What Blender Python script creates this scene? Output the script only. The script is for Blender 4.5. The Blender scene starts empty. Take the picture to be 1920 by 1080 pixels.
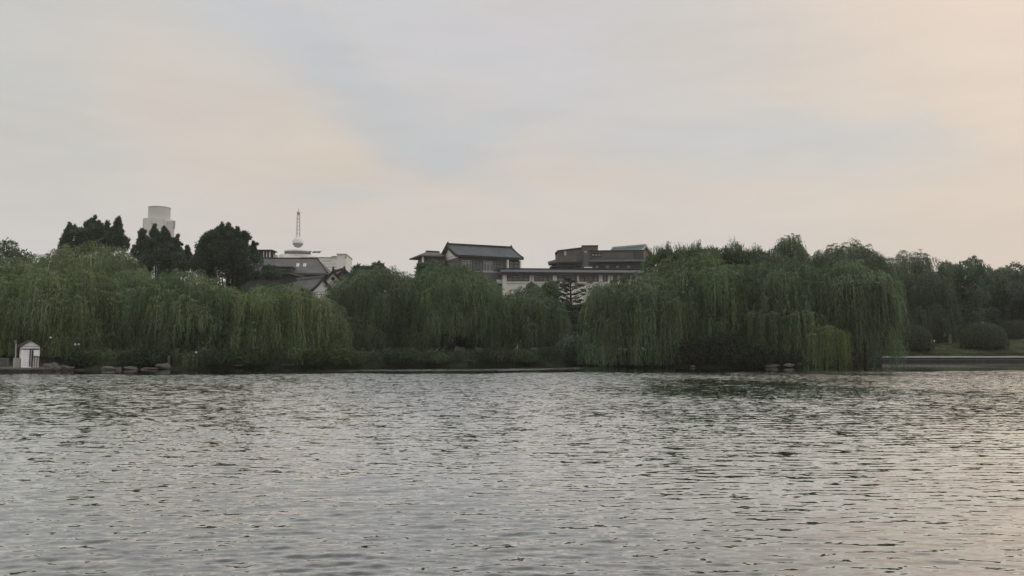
import bpy, math, random
import numpy as np
random.seed(7)
RNG = np.random.default_rng(11)
SC = bpy.context.scene
COL = SC.collection
R = math.radians
F = 1507.0            # focal length in pixels of the 1920 px wide photograph
TILT = math.atan(108.0 / F)
CAMZ = 2.0

def lin(c):
    out = []
    for v in c:
        v /= 255.0
        out.append(v / 12.92 if v <= 0.04045 else ((v + 0.055) / 1.055) ** 2.4)
    return (out[0], out[1], out[2], 1.0)

# ------------------------------------------------------------------ camera
cam_d = bpy.data.cameras.new('camera')
cam_d.sensor_width = 36.0
cam_d.lens = 36.0 * F / 1920.0
cam_d.clip_start = 0.1
cam_d.clip_end = 6000
cam = bpy.data.objects.new('camera', cam_d)
COL.objects.link(cam)
cam.location = (0, 0, CAMZ)
cam.rotation_euler = (math.pi / 2 + TILT, 0, 0)
SC.camera = cam

# ------------------------------------------------------------------ sky
SUN_AZ, SUN_EL = 62.0, 30.0
world = bpy.data.worlds.new('World')
SC.world = world
world.use_nodes = True
nt = world.node_tree
nt.nodes.clear()
N = nt.nodes.new
L = nt.links.new
def math_node(op, a, b=None, clamp=False):
    n = N('ShaderNodeMath'); n.operation = op; n.use_clamp = clamp
    for i, v in enumerate((a, b)):
        if v is None: continue
        if isinstance(v, (int, float)): n.inputs[i].default_value = v
        else: L(v, n.inputs[i])
    return n.outputs[0]
tc = N('ShaderNodeTexCoord')
sep = N('ShaderNodeSeparateXYZ'); L(tc.outputs['Generated'], sep.inputs[0])
azi = math_node('ARCTAN2', sep.outputs[0], sep.outputs[1])
ele = math_node('ARCSINE', sep.outputs[2])
comb = N('ShaderNodeCombineXYZ'); L(azi, comb.inputs[0]); L(ele, comb.inputs[1])
wn = N('ShaderNodeTexNoise'); wn.inputs['Scale'].default_value = 3.2; wn.inputs['Detail'].default_value = 7
wn.inputs['Roughness'].default_value = 0.5
wm = N('ShaderNodeMapping'); wm.inputs['Scale'].default_value = (1, 1, 2.6); L(tc.outputs['Generated'], wm.inputs[0])
L(wm.outputs[0], wn.inputs['Vector'])
wsub = N('ShaderNodeVectorMath'); wsub.operation = 'SUBTRACT'; L(wn.outputs['Color'], wsub.inputs[0]); wsub.inputs[1].default_value = (.5, .5, .5)
wsc = N('ShaderNodeVectorMath'); wsc.operation = 'MULTIPLY'; L(wsub.outputs[0], wsc.inputs[0]); wsc.inputs[1].default_value = (.26, .17, 0)
wadd = N('ShaderNodeVectorMath'); wadd.operation = 'ADD'; L(comb.outputs[0], wadd.inputs[0]); L(wsc.outputs[0], wadd.inputs[1])
P = wadd.outputs[0]
ramp = N('ShaderNodeValToRGB'); cr = ramp.color_ramp
for pos, c in [(0.0, (238, 210, 182)), (0.10, (230, 207, 184)), (0.22, (214, 202, 188)), (0.42, (205, 202, 199)), (0.62, (208, 208, 209)), (1.0, (212, 214, 218))]:
    e = cr.elements.new(pos) if pos not in (0.0, 1.0) else cr.elements[0 if pos == 0 else 1]
    e.color = lin(c)
L(ele, ramp.inputs[0])
color = ramp.outputs[0]
def blob(color, px, py, rx, ry, rot, rgb, strength):
    a = (px - 960) / F; a = math.atan(a); el = (648 - py) / F * 0.95
    m = N('ShaderNodeMapping'); m.vector_type = 'TEXTURE'
    m.inputs['Location'].default_value = (a, el, 0); m.inputs['Rotation'].default_value = (0, 0, R(rot))
    m.inputs['Scale'].default_value = (rx / F, ry / F, 1)
    L(P, m.inputs[0])
    ln = N('ShaderNodeVectorMath'); ln.operation = 'LENGTH'; L(m.outputs[0], ln.inputs[0])
    mr = N('ShaderNodeMapRange'); mr.interpolation_type = 'SMOOTHSTEP'
    L(ln.outputs['Value'], mr.inputs[0]); mr.inputs[1].default_value = 0.15; mr.inputs[2].default_value = 1.3
    mr.inputs[3].default_value = strength; mr.inputs[4].default_value = 0
    mx = N('ShaderNodeMix'); mx.data_type = 'RGBA'; L(mr.outputs[0], mx.inputs[0]); L(color, mx.inputs[6]); mx.inputs[7].default_value = lin(rgb)
    return mx.outputs[2]
# broad veils and breaks of the evening overcast, in azimuth / elevation
color = blob(color, 60, 180, 330, 260, 0, (196, 199, 198), .8)
color = blob(color, 1950, 150, 900, 420, -55, (225, 211, 197), .7)
color = blob(color, 1980, 430, 520, 330, 0, (225, 209, 192), .8)
color = blob(color, 330, 250, 330, 120, -32, (213, 203, 193), .75)
color = blob(color, 850, 90, 480, 140, -18, (203, 203, 207), .8)
color = blob(color, 1400, 280, 420, 70, -6, (199, 202, 203), .75)
color = blob(color, 720, 185, 430, 62, -27, (186, 193, 200), .6)
color = blob(color, 420, 60, 200, 70, -20, (192, 197, 202), .55)
color = blob(color, 1560, 250, 300, 60, -12, (203, 203, 201), .6)
color = blob(color, 900, 250, 200, 45, 12, (192, 197, 202), .5)
color = blob(color, 900, 470, 1300, 130, 0, (215, 203, 188), .5)
color = blob(color, 640, 360, 160, 40, 8, (196, 199, 200), .5)
color = blob(color, 1050, 30, 260, 50, 10, (208, 202, 206), .6)
color = blob(color, 1230, 170, 300, 40, 16, (209, 204, 200), .5)
color = blob(color, 2000, 20, 420, 260, -30, (236, 214, 194), .65)
# thin streaky texture of the veil
sm = N('ShaderNodeMapping'); sm.inputs['Scale'].default_value = (1.2, 1.2, 6); sm.inputs['Rotation'].default_value = (.25, .12, 0); L(tc.outputs['Generated'], sm.inputs[0])
sn = N('ShaderNodeTexNoise'); sn.inputs['Scale'].default_value = 5; sn.inputs['Detail'].default_value = 8; sn.inputs['Roughness'].default_value = .6; sn.inputs['Distortion'].default_value = .4; L(sm.outputs[0], sn.inputs['Vector'])
sr = N('ShaderNodeMapRange'); L(sn.outputs[0], sr.inputs[0]); sr.inputs[1].default_value = .3; sr.inputs[2].default_value = .7; sr.inputs[3].default_value = .965; sr.inputs[4].default_value = 1.03
sv = N('ShaderNodeVectorMath'); sv.operation = 'SCALE'; L(color, sv.inputs[0]); L(sr.outputs[0], sv.inputs['Scale']); color = sv.outputs[0]
bg = N('ShaderNodeBackground'); L(color, bg.inputs[0]); bg.inputs[1].default_value = 1.06
sky = N('ShaderNodeTexSky'); sky.sky_type = 'NISHITA'; sky.sun_disc = False
sky.sun_elevation = R(SUN_EL); sky.sun_rotation = R(SUN_AZ); sky.dust_density = 3.0
bg2 = N('ShaderNodeBackground'); L(sky.outputs[0], bg2.inputs[0]); bg2.inputs[1].default_value = 0.08
mixs = N('ShaderNodeMixShader'); mixs.inputs[0].default_value = 0.05
L(bg.outputs[0], mixs.inputs[1]); L(bg2.outputs[0], mixs.inputs[2])
wo = N('ShaderNodeOutputWorld'); L(mixs.outputs[0], wo.inputs[0])

sun_d = bpy.data.lights.new('sun', 'SUN')
sun_d.energy = 0.3; sun_d.specular_factor = 1.0; sun_d.angle = R(45); sun_d.color = (1.0, 0.86, 0.72)
sun = bpy.data.objects.new('sun', sun_d); COL.objects.link(sun)
sun.rotation_euler = (math.pi / 2 - R(SUN_EL), 0, math.pi - R(SUN_AZ))
sun.location = (60, 40, 60)

vs = SC.view_settings
vs.view_transform = 'Standard'; vs.look = 'None'; vs.exposure = 0.0; vs.gamma = 1.0; vs.use_curve_mapping = False
SC.cycles.max_bounces = 6
SC.cycles.diffuse_bounces = 3
SC.cycles.glossy_bounces = 3
SC.cycles.transmission_bounces = 3
SC.cycles.volume_bounces = 0
SC.cycles.use_denoising = True
SC.cycles.denoiser = 'OPENIMAGEDENOISE'
SC.cycles.denoising_input_passes = 'RGB_ALBEDO_NORMAL'
SC.cycles.denoising_prefilter = 'ACCURATE'

# ------------------------------------------------------------------ helpers
def at(px, py, Y):
    """world point seen at photo pixel px,py at world depth Y"""
    u = (px - 960) / F; v = (540 - py) / F
    y = math.cos(TILT) - math.sin(TILT) * v
    z = math.sin(TILT) + math.cos(TILT) * v
    s = Y / y
    return (u * s, Y, CAMZ + z * s)
def wx(px, Y): return at(px, 648, Y)[0]
def wz(py, Y): return at(960, py, Y)[2]

def tag(o, label=None, cat=None, group=None, kind=None):
    if label: o['label'] = label
    if cat: o['category'] = cat
    if group: o['group'] = group
    if kind: o['kind'] = kind
    return o
def thing(name, label, cat, loc=(0, 0, 0), rz=0.0, group=None):
    o = bpy.data.objects.new(name, None); o.empty_display_size = .5
    COL.objects.link(o); o.location = loc; o.rotation_euler = (0, 0, rz)
    return tag(o, label, cat, group)

class MB:
    def __init__(s): s.v = []; s.f = []
    def add(s, vs_, fs):
        b = len(s.v); s.v += [tuple(p) for p in vs_]; s.f += [tuple(i + b for i in f) for f in fs]; return s
    def box(s, x0, x1, y0, y1, z0, z1):
        return s.add([(x0, y0, z0), (x1, y0, z0), (x1, y1, z0), (x0, y1, z0), (x0, y0, z1), (x1, y0, z1), (x1, y1, z1), (x0, y1, z1)],
                     [(0, 3, 2, 1), (4, 5, 6, 7), (0, 1, 5, 4), (1, 2, 6, 5), (2, 3, 7, 6), (3, 0, 4, 7)])
    def prism(s, poly, a0, a1, axis='x'):
        """poly of 2-D points swept along axis from a0 to a1"""
        n = len(poly)
        def P3(a, p): return (a, p[0], p[1]) if axis == 'x' else ((p[0], a, p[1]) if axis == 'y' else (p[0], p[1], a))
        vs_ = [P3(a0, p) for p in poly] + [P3(a1, p) for p in poly]
        fs = [tuple(range(n)), tuple(range(2 * n - 1, n - 1, -1))] + [(i, i + n, (i + 1) % n + n, (i + 1) % n) for i in range(n)]
        return s.add(vs_, fs)
    def lathe(s, prof, n=24, cx=0, cy=0):
        vs_ = []; fs = []
        for r, z in prof:
            for k in range(n):
                a = 2 * math.pi * k / n; vs_.append((cx + r * math.cos(a), cy + r * math.sin(a), z))
        for j in range(len(prof) - 1):
            for k in range(n):
                fs.append((j * n + k, j * n + (k + 1) % n, (j + 1) * n + (k + 1) % n, (j + 1) * n + k))
        fs.append(tuple(range(n - 1, -1, -1))); fs.append(tuple((len(prof) - 1) * n + k for k in range(n)))
        return s.add(vs_, fs)
    def tube(s, pts, rad, n=6):
        pts = [np.array(p, float) for p in pts]
        vs_ = []; fs = []
        for i, p in enumerate(pts):
            d = pts[min(i + 1, len(pts) - 1)] - pts[max(i - 1, 0)]
            d /= (np.linalg.norm(d) + 1e-9)
            a = np.cross(d, (0.13, 0.97, 0.21)); a /= (np.linalg.norm(a) + 1e-9); b = np.cross(d, a)
            r = rad[i] if hasattr(rad, '__len__') else rad
            for k in range(n):
                t = 2 * math.pi * k / n
                vs_.append(tuple(p + r * (math.cos(t) * a + math.sin(t) * b)))
        for j in range(len(pts) - 1):
            for k in range(n):
                fs.append((j * n + k, j * n + (k + 1) % n, (j + 1) * n + (k + 1) % n, (j + 1) * n + k))
        fs.append(tuple(range(n - 1, -1, -1))); fs.append(tuple((len(pts) - 1) * n + k for k in range(n)))
        return s.add(vs_, fs)
    def build(s, name, mat, parent=None, smooth=False, bevel=0):
        me = bpy.data.meshes.new(name); me.from_pydata(s.v, [], s.f); me.validate(); 
        o = bpy.data.objects.new(name, me); COL.objects.link(o); me.materials.append(mat)
        import bmesh
        bm = bmesh.new(); bm.from_mesh(me); bmesh.ops.recalc_face_normals(bm, faces=bm.faces)
        if bevel:
            bmesh.ops.bevel(bm, geom=[e for e in bm.edges], offset=bevel, segments=1, affect='EDGES')
        bm.to_mesh(me); bm.free()
        if smooth:
            me.polygons.foreach_set('use_smooth', [True] * len(me.polygons))
        if parent: o.parent = parent
        return o

def np_mesh(name, verts, faces_n, loops, mat, attrs=None, smooth=False):
    """verts (N,3); loops flat ints; faces_n = verts per face"""
    me = bpy.data.meshes.new(name)
    nv = len(verts); nl = len(loops); nf = nl // faces_n
    me.vertices.add(nv); me.vertices.foreach_set('co', np.ascontiguousarray(verts, dtype=np.float32).ravel())
    me.loops.add(nl); me.loops.foreach_set('vertex_index', np.ascontiguousarray(loops, dtype=np.int32).ravel())
    me.polygons.add(nf); me.polygons.foreach_set('loop_start', np.arange(0, nl, faces_n, dtype=np.int32))
    try: me.polygons.foreach_set('loop_total', np.full(nf, faces_n, dtype=np.int32))
    except Exception: pass
    me.update(calc_edges=True)
    if smooth: me.polygons.foreach_set('use_smooth', np.ones(nf, dtype=bool))
    for k, (typ, arr) in (attrs or {}).items():
        at_ = me.attributes.new(k, typ, 'POINT')
        at_.data.foreach_set('color' if typ == 'FLOAT_COLOR' else 'value', np.ascontiguousarray(arr, dtype=np.float32).ravel())
    me.materials.append(mat)
    return me

# ------------------------------------------------------------------ materials
def new_mat(name):
    m = bpy.data.materials.new(name); m.use_nodes = True
    return m, m.node_tree, m.node_tree.nodes['Principled BSDF']
def simple(name, rgb, rough=.8, var=.15, scale=1.5, bump=.0, bscale=8, stretch=(1, 1, 1), metallic=0, spec=.3):
    m, t, p = new_mat(name)
    n = t.nodes.new; l = t.links.new
    c = n('ShaderNodeTexCoord'); mp = n('ShaderNodeMapping'); mp.inputs['Scale'].default_value = stretch; l(c.outputs['Object'], mp.inputs[0])
    ns = n('ShaderNodeTexNoise'); ns.inputs['Scale'].default_value = scale; ns.inputs['Detail'].default_value = 5; l(mp.outputs[0], ns.inputs['Vector'])
    r = n('ShaderNodeMapRange'); l(ns.outputs[0], r.inputs[0]); r.inputs[1].default_value = .3; r.inputs[2].default_value = .7
    r.inputs[3].default_value = 1 - var; r.inputs[4].default_value = 1 + var
    vm = n('ShaderNodeVectorMath'); vm.operation = 'SCALE'; vm.inputs[0].default_value = rgb[:3]; l(r.outputs[0], vm.inputs['Scale'])
    l(vm.outputs[0], p.inputs['Base Color'])
    p.inputs['Roughness'].default_value = rough; p.inputs['Metallic'].default_value = metallic
    p.inputs['Specular IOR Level'].default_value = spec
    if bump:
        n2 = n('ShaderNodeTexNoise'); n2.inputs['Scale'].default_value = bscale; n2.inputs['Detail'].default_value = 4; l(mp.outputs[0], n2.inputs['Vector'])
        b = n('ShaderNodeBump'); b.inputs['Strength'].default_value = bump; b.inputs['Distance'].default_value = .05
        l(n2.outputs[0], b.inputs['Height']); l(b.outputs[0], p.inputs['Normal'])
    return m
def tile_roof(name, rgb, pitch=.3):
    m = simple(name, rgb, .75, .22, .6)
    t = m.node_tree; n = t.nodes.new; l = t.links.new; p = t.nodes['Principled BSDF']
    c = n('ShaderNodeTexCoord'); w = n('ShaderNodeTexWave'); w.bands_direction = 'X'; w.inputs['Scale'].default_value = 1 / pitch / 3.2
    l(c.outputs['Object'], w.inputs['Vector'])
    b = n('ShaderNodeBump'); b.inputs['Strength'].default_value = .6; b.inputs['Distance'].default_value = .05
    l(w.outputs[0], b.inputs['Height']); l(b.outputs[0], p.inputs['Normal'])
    return m
def leaf_material():
    m, t, p = new_mat('foliage')
    n = t.nodes.new; l = t.links.new
    a = n('ShaderNodeAttribute'); a.attribute_name = 'leaf'
    p.inputs['Roughness'].default_value = .65; p.inputs['Specular IOR Level'].default_value = .25
    l(a.outputs['Color'], p.inputs['Base Color'])
    tr = n('ShaderNodeBsdfTranslucent')
    l(a.outputs['Color'], tr.inputs[0])
    mx = n('ShaderNodeMixShader'); mx.inputs[0].default_value = .3
    l(p.outputs[0], mx.inputs[1]); l(tr.outputs[0], mx.inputs[2]); l(mx.outputs[0], t.nodes['Material Output'].inputs[0])
    return m
M_LEAF = leaf_material()
M_BARK = simple('bark', (.05, .042, .034), .9, .35, 6, .6, 14, (1, 1, .25))
M_WHITE = simple('white_wall', (.82, .81, .78), .8, .07, .7)
M_PALE = simple('pale_wall', (.38, .38, .35), .85, .1, .5)
M_GREYWALL = simple('grey_wall', (.13, .13, .125), .85, .12, .5)
M_DARKWALL = simple('dark_wall', (.075, .08, .085), .85, .12, .5)
M_ROOF = tile_roof('slate_tiles', (.085, .098, .105))
M_ROOFTRIM = simple('roof_trim', (.035, .036, .038), .8, .15)
M_ROOFPALE = simple('roof_edge_pale', (.17, .18, .18), .8, .15)
M_ROOFBROWN = tile_roof('brown_grey_roof', (.12, .118, .115))
M_GREENROOF = tile_roof('green_tiles', (.09, .155, .15))
M_PINK = simple('pink_gable', (.30, .2, .185), .85, .1)
M_GLASS, _t, _p = new_mat('window_glass'); _p.inputs['Base Color'].default_value = (.05, .06, .065, 1); _p.inputs['Roughness'].default_value = .12; _p.inputs['Specular IOR Level'].default_value = .8
M_CURTAIN = simple('pale_curtain', (.3, .3, .29), .9, .1)  # plain pale fabric colour for some of the panes
M_FRAME = simple('window_frame', (.45, .45, .43), .6, .05)
M_FRAMEDARK = simple('dark_frame', (.03, .03, .032), .6, .05)
M_TOWER = simple('tower_concrete', (.56, .56, .54), .85, .05, .05)
M_METAL = simple('mast_metal', (.42, .41, .39), .5, .08, 1, metallic=.2)
M_STONE = simple('stone', (.13, .126, .112), .9, .3, 2.5, .8, 6)
M_DARKSTONE = simple('dark_stone', (.045, .044, .04), .9, .3, 2.5, .8, 6)
M_WOODWHITE = simple('painted_boards', (.82, .82, .82), .7, .06, 3)
M_WOODDARK = simple('dark_wood', (.035, .03, .026), .85, .25, 3)
M_PANEL = simple('solar_panel', (.05, .055, .06), .4, .1)

def ground_mat():
    m, t, p = new_mat('ground_soil')
    n = t.nodes.new; l = t.links.new
    c = n('ShaderNodeTexCoord')
    n1 = n('ShaderNodeTexNoise'); n1.inputs['Scale'].default_value = .6; n1.inputs['Detail'].default_value = 8; l(c.outputs['Object'], n1.inputs['Vector'])
    r = n('ShaderNodeValToRGB'); r.color_ramp.elements[0].color = (.018, .02, .012, 1); r.color_ramp.elements[1].color = (.04, .045, .022, 1)
    r.color_ramp.elements[0].position = .35; r.color_ramp.elements[1].position = .65
    l(n1.outputs[0], r.inputs[0]); l(r.outputs[0], p.inputs['Base Color']); p.inputs['Roughness'].default_value = .95
    b = n('ShaderNodeBump'); b.inputs['Strength'].default_value = .6; b.inputs['Distance'].default_value = .1
    n2 = n('ShaderNodeTexNoise'); n2.inputs['Scale'].default_value = 6; n2.inputs['Detail'].default_value = 6; l(c.outputs['Object'], n2.inputs['Vector'])
    l(n2.outputs[0], b.inputs['Height']); l(b.outputs[0], p.inputs['Normal'])
    return m
def water_mat():
    m, t, p = new_mat('lake_water')
    n = t.nodes.new; l = t.links.new
    p.inputs['Base Color'].default_value = (.022, .026, .022, 1); p.inputs['Roughness'].default_value = .04
    p.inputs['IOR'].default_value = 2.2; p.inputs['Specular IOR Level'].default_value = .5
    c = n('ShaderNodeTexCoord')
    at_ = n('ShaderNodeAttribute'); at_.attribute_name = 'ripple'
    geo = n('ShaderNodeNewGeometry')
    acc = None
    for sc, st, w in ((3.2, (.45, 1, 1), .35), (8.0, (.4, 1, 1), .8), (19, (.5, 1, 1), .7)):
        mp = n('ShaderNodeMapping'); mp.inputs['Scale'].default_value = st; mp.inputs['Rotation'].default_value = (0, 0, R(6)); l(c.outputs['Object'], mp.inputs[0])
        ns = n('ShaderNodeTexNoise'); ns.inputs['Scale'].default_value = sc; ns.inputs['Detail'].default_value = 1.0; l(mp.outputs[0], ns.inputs['Vector'])
        sb = n('ShaderNodeVectorMath'); sb.operation = 'SUBTRACT'; l(ns.outputs['Color'], sb.inputs[0]); sb.inputs[1].default_value = (.5, .535, .5)
        ml = n('ShaderNodeVectorMath'); ml.operation = 'MULTIPLY'; l(sb.outputs[0], ml.inputs[0]); ml.inputs[1].default_value = (w * .6, w, 0)
        if acc is None: acc = ml.outputs[0]
        else:
            ad = n('ShaderNodeVectorMath'); ad.operation = 'ADD'; l(acc, ad.inputs[0]); l(ml.outputs[0], ad.inputs[1]); acc = ad.outputs[0]
    scn = n('ShaderNodeVectorMath'); scn.operation = 'SCALE'; l(acc, scn.inputs[0]); l(at_.outputs['Fac'], scn.inputs['Scale'])
    ad = n('ShaderNodeVectorMath'); ad.operation = 'ADD'; l(geo.outputs['Normal'], ad.inputs[0]); l(scn.outputs[0], ad.inputs[1])
    b = n('ShaderNodeVectorMath'); b.operation = 'NORMALIZE'; l(ad.outputs[0], b.inputs[0])
    # water surface: Fresnel-weighted mirror over a dark green-grey body
    t.nodes.remove(p)
    fr = n('ShaderNodeFresnel'); fr.inputs['IOR'].default_value = 1.34; l(b.outputs[0], fr.inputs['Normal'])
    rp = n('ShaderNodeValToRGB'); rp.color_ramp.elements[0].color = (.04,) * 3 + (1,); rp.color_ramp.elements[1].position = .45; rp.color_ramp.elements[1].color = (1, 1, 1, 1)
    for ps, vl in ((.045, .12), (.065, .24), (.10, .42), (.2, .58)):
        el_ = rp.color_ramp.elements.new(ps); el_.color = (vl, vl, vl, 1)
    l(fr.outputs[0], rp.inputs[0]); ml = rp
    gl = n('ShaderNodeBsdfGlossy'); gl.inputs['Color'].default_value = (.955, .965, .95, 1); gl.inputs['Roughness'].default_value = .05; l(b.outputs[0], gl.inputs['Normal'])
    df = n('ShaderNodeBsdfDiffuse'); df.inputs['Color'].default_value = (.022, .026, .022, 1)
    mx = n('ShaderNodeMixShader'); l(ml.outputs[0], mx.inputs[0]); l(df.outputs[0], mx.inputs[1]); l(gl.outputs[0], mx.inputs[2])
    l(mx.outputs[0], t.nodes['Material Output'].inputs[0])
    return m
M_GROUND = ground_mat(); M_WATER = water_mat()

# ------------------------------------------------------------------ terrain
SHX = np.array([-400, -70, -42, -37, -17.9, 2.2, 10, 26, 44.5, 63.7, 110, 400.0])
SHY = np.array([60, 60, 65.5, 67, 74, 82.5, 87, 95, 100, 100, 100, 100.0])
IX, IY, IRX, IRY = 21.5, 81.0, 12.6, 7.0
def gh(x, y):
    x = np.asarray(x, float); y = np.asarray(y, float)
    sd = y - (np.interp(x, SHX, SHY) + .35 * np.sin(x * 1.3) * (x < 38) + .2 * np.sin(x * 3.1 + 1) * (x < 38))
    bank = np.interp(sd, [-4, 0, .5, 8, 30, 200], [-1.3, -.02, .32, .9, 1.3, 1.5])
    bump_ = .55 * np.sin((x - 52) * .32) * np.clip((sd - 3) / 6, 0, 1)
    lawn = np.interp(sd, [-.5, -.1, 2.2, 6, 11, 20, 200], [-1.3, .45, .62, 1.45, 2.15, 2.35, 2.4]) + np.clip((x - 60) / 12, 0, 1) * np.interp(sd, [2, 9, 30], [0, .8, .8])
    w = np.clip((x - 37) / 4, 0, 1)
    b1 = bank * (1 - w) + lawn * w
    q = np.sqrt(((x - IX) / IRX) ** 2 + ((y - IY) / IRY) ** 2)
    se = (1 - q) * 7 + .25 * np.sin(x * 1.7)
    isl = np.interp(se, [-3, 0, .5, 4], [-1.3, -.02, .3, .75])
    near = np.interp(y, [-60, 0, 1.2, 3.2], [1.2, .45, 0, -1.3])
    return np.maximum(np.maximum(b1, isl), near)
def gz(x, y): return float(gh(x, y))

def grid_mesh(name, xs, ys, zfun, mat):
    X, Y = np.meshgrid(xs, ys); Z = zfun(X, Y)
    V = np.stack([X, Y, Z], -1).reshape(-1, 3)
    nx, ny = len(xs), len(ys)
    i = np.arange((ny - 1) * (nx - 1)); r_ = i // (nx - 1); c_ = i % (nx - 1); a = r_ * nx + c_
    lo = np.stack([a, a + 1, a + nx + 1, a + nx], -1).ravel()
    return np_mesh(name, V, 4, lo, mat, smooth=True)
xs = np.concatenate([[-900, -500, -300, -180, -120], np.arange(-90, 100, .8), [110, 130, 180, 300, 500, 900]])
ys = np.concatenate([[-120, -60, -20, -5], np.arange(-2, 5, .5), np.arange(6, 56, 5), np.arange(56, 128, .6), [135, 150, 180, 240, 350, 600, 900]])
g = bpy.data.objects.new('ground', grid_mesh('ground', xs, ys, gh, M_GROUND)); COL.objects.link(g); tag(g, kind='structure')

# ------------------------------------------------------------------ water
def build_water():
    rng = np.random.default_rng(9)
    rows = [2.0]
    while rows[-1] < 62:
        d = rows[-1]; rows.append(d + min(max(.022, .36 * d * d / 1608), .12))
    while rows[-1] < 125: rows.append(rows[-1] + .9)
    rows = np.array(rows); cols = np.concatenate([[-6, -3, -1.8, -1.2, -.95, -.85], np.linspace(-.76, .76, 560), [.85, .95, 1.2, 1.8, 3, 6]]); cstep = 1.52 / 559
    D, T = np.meshgrid(rows, cols, indexing='ij')
    X = (D + 5) * T; Y = D.copy()
    # sheltered, calmer water close to the banks
    edge = np.interp(X, [-45, -30, -12, 0, 10, 24, 34, 44, 60], [53.5, 55, 56.5, 58, 60, 61.5, 63, 64.5, 66])
    edge = edge + 1.0 * np.sin(X * .35) + .5 * np.sin(X * 1.1 + 1)
    rip = 1 - np.clip((Y - edge) / 1.5, 0, 1)
    strip = np.exp(-((Y - np.interp(X, [-20, 0, 10], [64, 68, 74])) / 3.2) ** 2) * np.clip((X + 17) / 5, 0, 1) * np.clip((10.5 - X) / 3, 0, 1)
    rip = np.maximum(rip, .85 * strip)
    streak = np.exp(-((Y - 79 - .8 * np.sin(X)) / 2.0) ** 2) * np.clip((X - 45) / 4, 0, 1)
    rip = np.maximum(rip, .7 * streak)
    rip = .03 + .97 * rip
    # wind patches
    pn = sum(np.sin(X * a + Y * b + c) for a, b, c in ((.11, .23, 1.), (.23, -.31, 2.2), (-.37, .19, .4), (.05, .55, 4.), (.61, .4, 5.))) / 5
    rough = 1.08 + np.clip(.6 * pn, -.25, .4) + .4 * np.clip(-X / np.maximum(Y, 5) * 1.6, -.6, 1)
    Z = np.zeros_like(X)
    spacing = np.gradient(rows)[:, None]
    nW = 110
    lam = np.exp(rng.uniform(np.log(.11), np.log(.9), nW))
    for k in range(nW):
        lm = lam[k]; th = rng.normal(R(3), R(11) if lm > .2 else R(20))
        kx = 2 * math.pi / lm * math.sin(th); ky = 2 * math.pi / lm * math.cos(th)
        slope = .0165 * (lm / .25) ** (.6 if lm < .25 else -.9)
        amp = slope * lm / (2 * math.pi)
        att = np.clip((lm / spacing - 2.2) / 2.2, 0, 1)
        att = att * np.clip((lm / (spacing * 0 + np.maximum((D + 5) * cstep, 1e-3)) - 2) / 2, 0, 1) if lm < .5 else att
        if lm > .33: att = att * np.clip((D - 7) / 14, .18, 1)      # the longer waves fade out towards the near bank
        ph = rng.uniform(0, 6.283)
        env = 1 + .3 * np.sin(X * rng.uniform(.2, .9) + Y * rng.uniform(.1, .6) + rng.uniform(0, 6))
        p_ = kx * X + ky * Y + ph
        Z += amp * att * env * (np.sin(p_) - .2 * np.sin(2 * p_ + .9) + .1 * np.sin(3 * p_))
    Z = Z * rip * rough * (1 + (.3 + .25 * np.clip(-X / Y * 2, -1, 1)) * np.clip((20 - D) / 9, 0, 1))
    Z = Z * np.clip((.9 - np.abs(T)) / .1, 0, 1)
    Z = Z + 10.0 * Z * np.abs(Z) * (Z > 0)
    V = np.stack([X, Y, Z], -1).reshape(-1, 3)
    ny, nx = X.shape
    i = np.arange((ny - 1) * (nx - 1)); r_ = i // (nx - 1); c_ = i % (nx - 1); a = r_ * nx + c_
    lo = np.stack([a, a + 1, a + nx + 1, a + nx], -1).ravel()
    # lanes of lighter and stronger wind between the sheltering tree groups
    def lane(x, a, b_, s_): return 1 / (1 + np.exp(-(x - a) / s_)) * 1 / (1 + np.exp((x - b_) / s_))
    lanes = 1 - .58 * lane(X, -40, -9, 2.5) * lane(D, 20, 48, 3) - .5 * lane(X, 5, 19, 2) * lane(D, 17, 50, 4) + .45 * lane(X, -9, 4, 2) * lane(D, 30, 70, 4)
    # fine relief takes over where the mesh is too coarse for short waves
    fine = .38 + .42 * np.clip((D - 10) / 30, 0, 1) + .35 * np.clip((D - 38) / 14, 0, 1)
    me = np_mesh('water', V, 4, lo, M_WATER, {'ripple': ('FLOAT', (rip * rough * fine * lanes).ravel())}, smooth=True)
    o = bpy.data.objects.new('water', me); COL.objects.link(o); tag(o, kind='structure')
build_water()

# ------------------------------------------------------------------ vegetation
def leaves_mesh(name, Pn, Dn, W, Ln, C, rng):
    """one pointed triangle per leaf spray"""
    n = len(Pn)
    rnd = rng.normal(size=(n, 3)); Dn = Dn / (np.linalg.norm(Dn, axis=1, keepdims=True) + 1e-9)
    S = np.cross(Dn, rnd); S /= (np.linalg.norm(S, axis=1, keepdims=True) + 1e-9)
    V = np.empty((n, 3, 3))
    V[:, 0] = Pn - S * (W / 2)[:, None]; V[:, 1] = Pn + S * (W / 2)[:, None]; V[:, 2] = Pn + Dn * Ln[:, None]
    CC = np.ones((n, 3, 4)); CC[:, :, :3] = C[:, None, :]
    return np_mesh(name, V.reshape(-1, 3), 3, np.arange(n * 3), M_LEAF, {'leaf': ('FLOAT_COLOR', CC.reshape(-1, 4))})
def link(name, me, parent=None):
    o = bpy.data.objects.new(name, me); COL.objects.link(o)
    if parent: o.parent = parent
    return o

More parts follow.
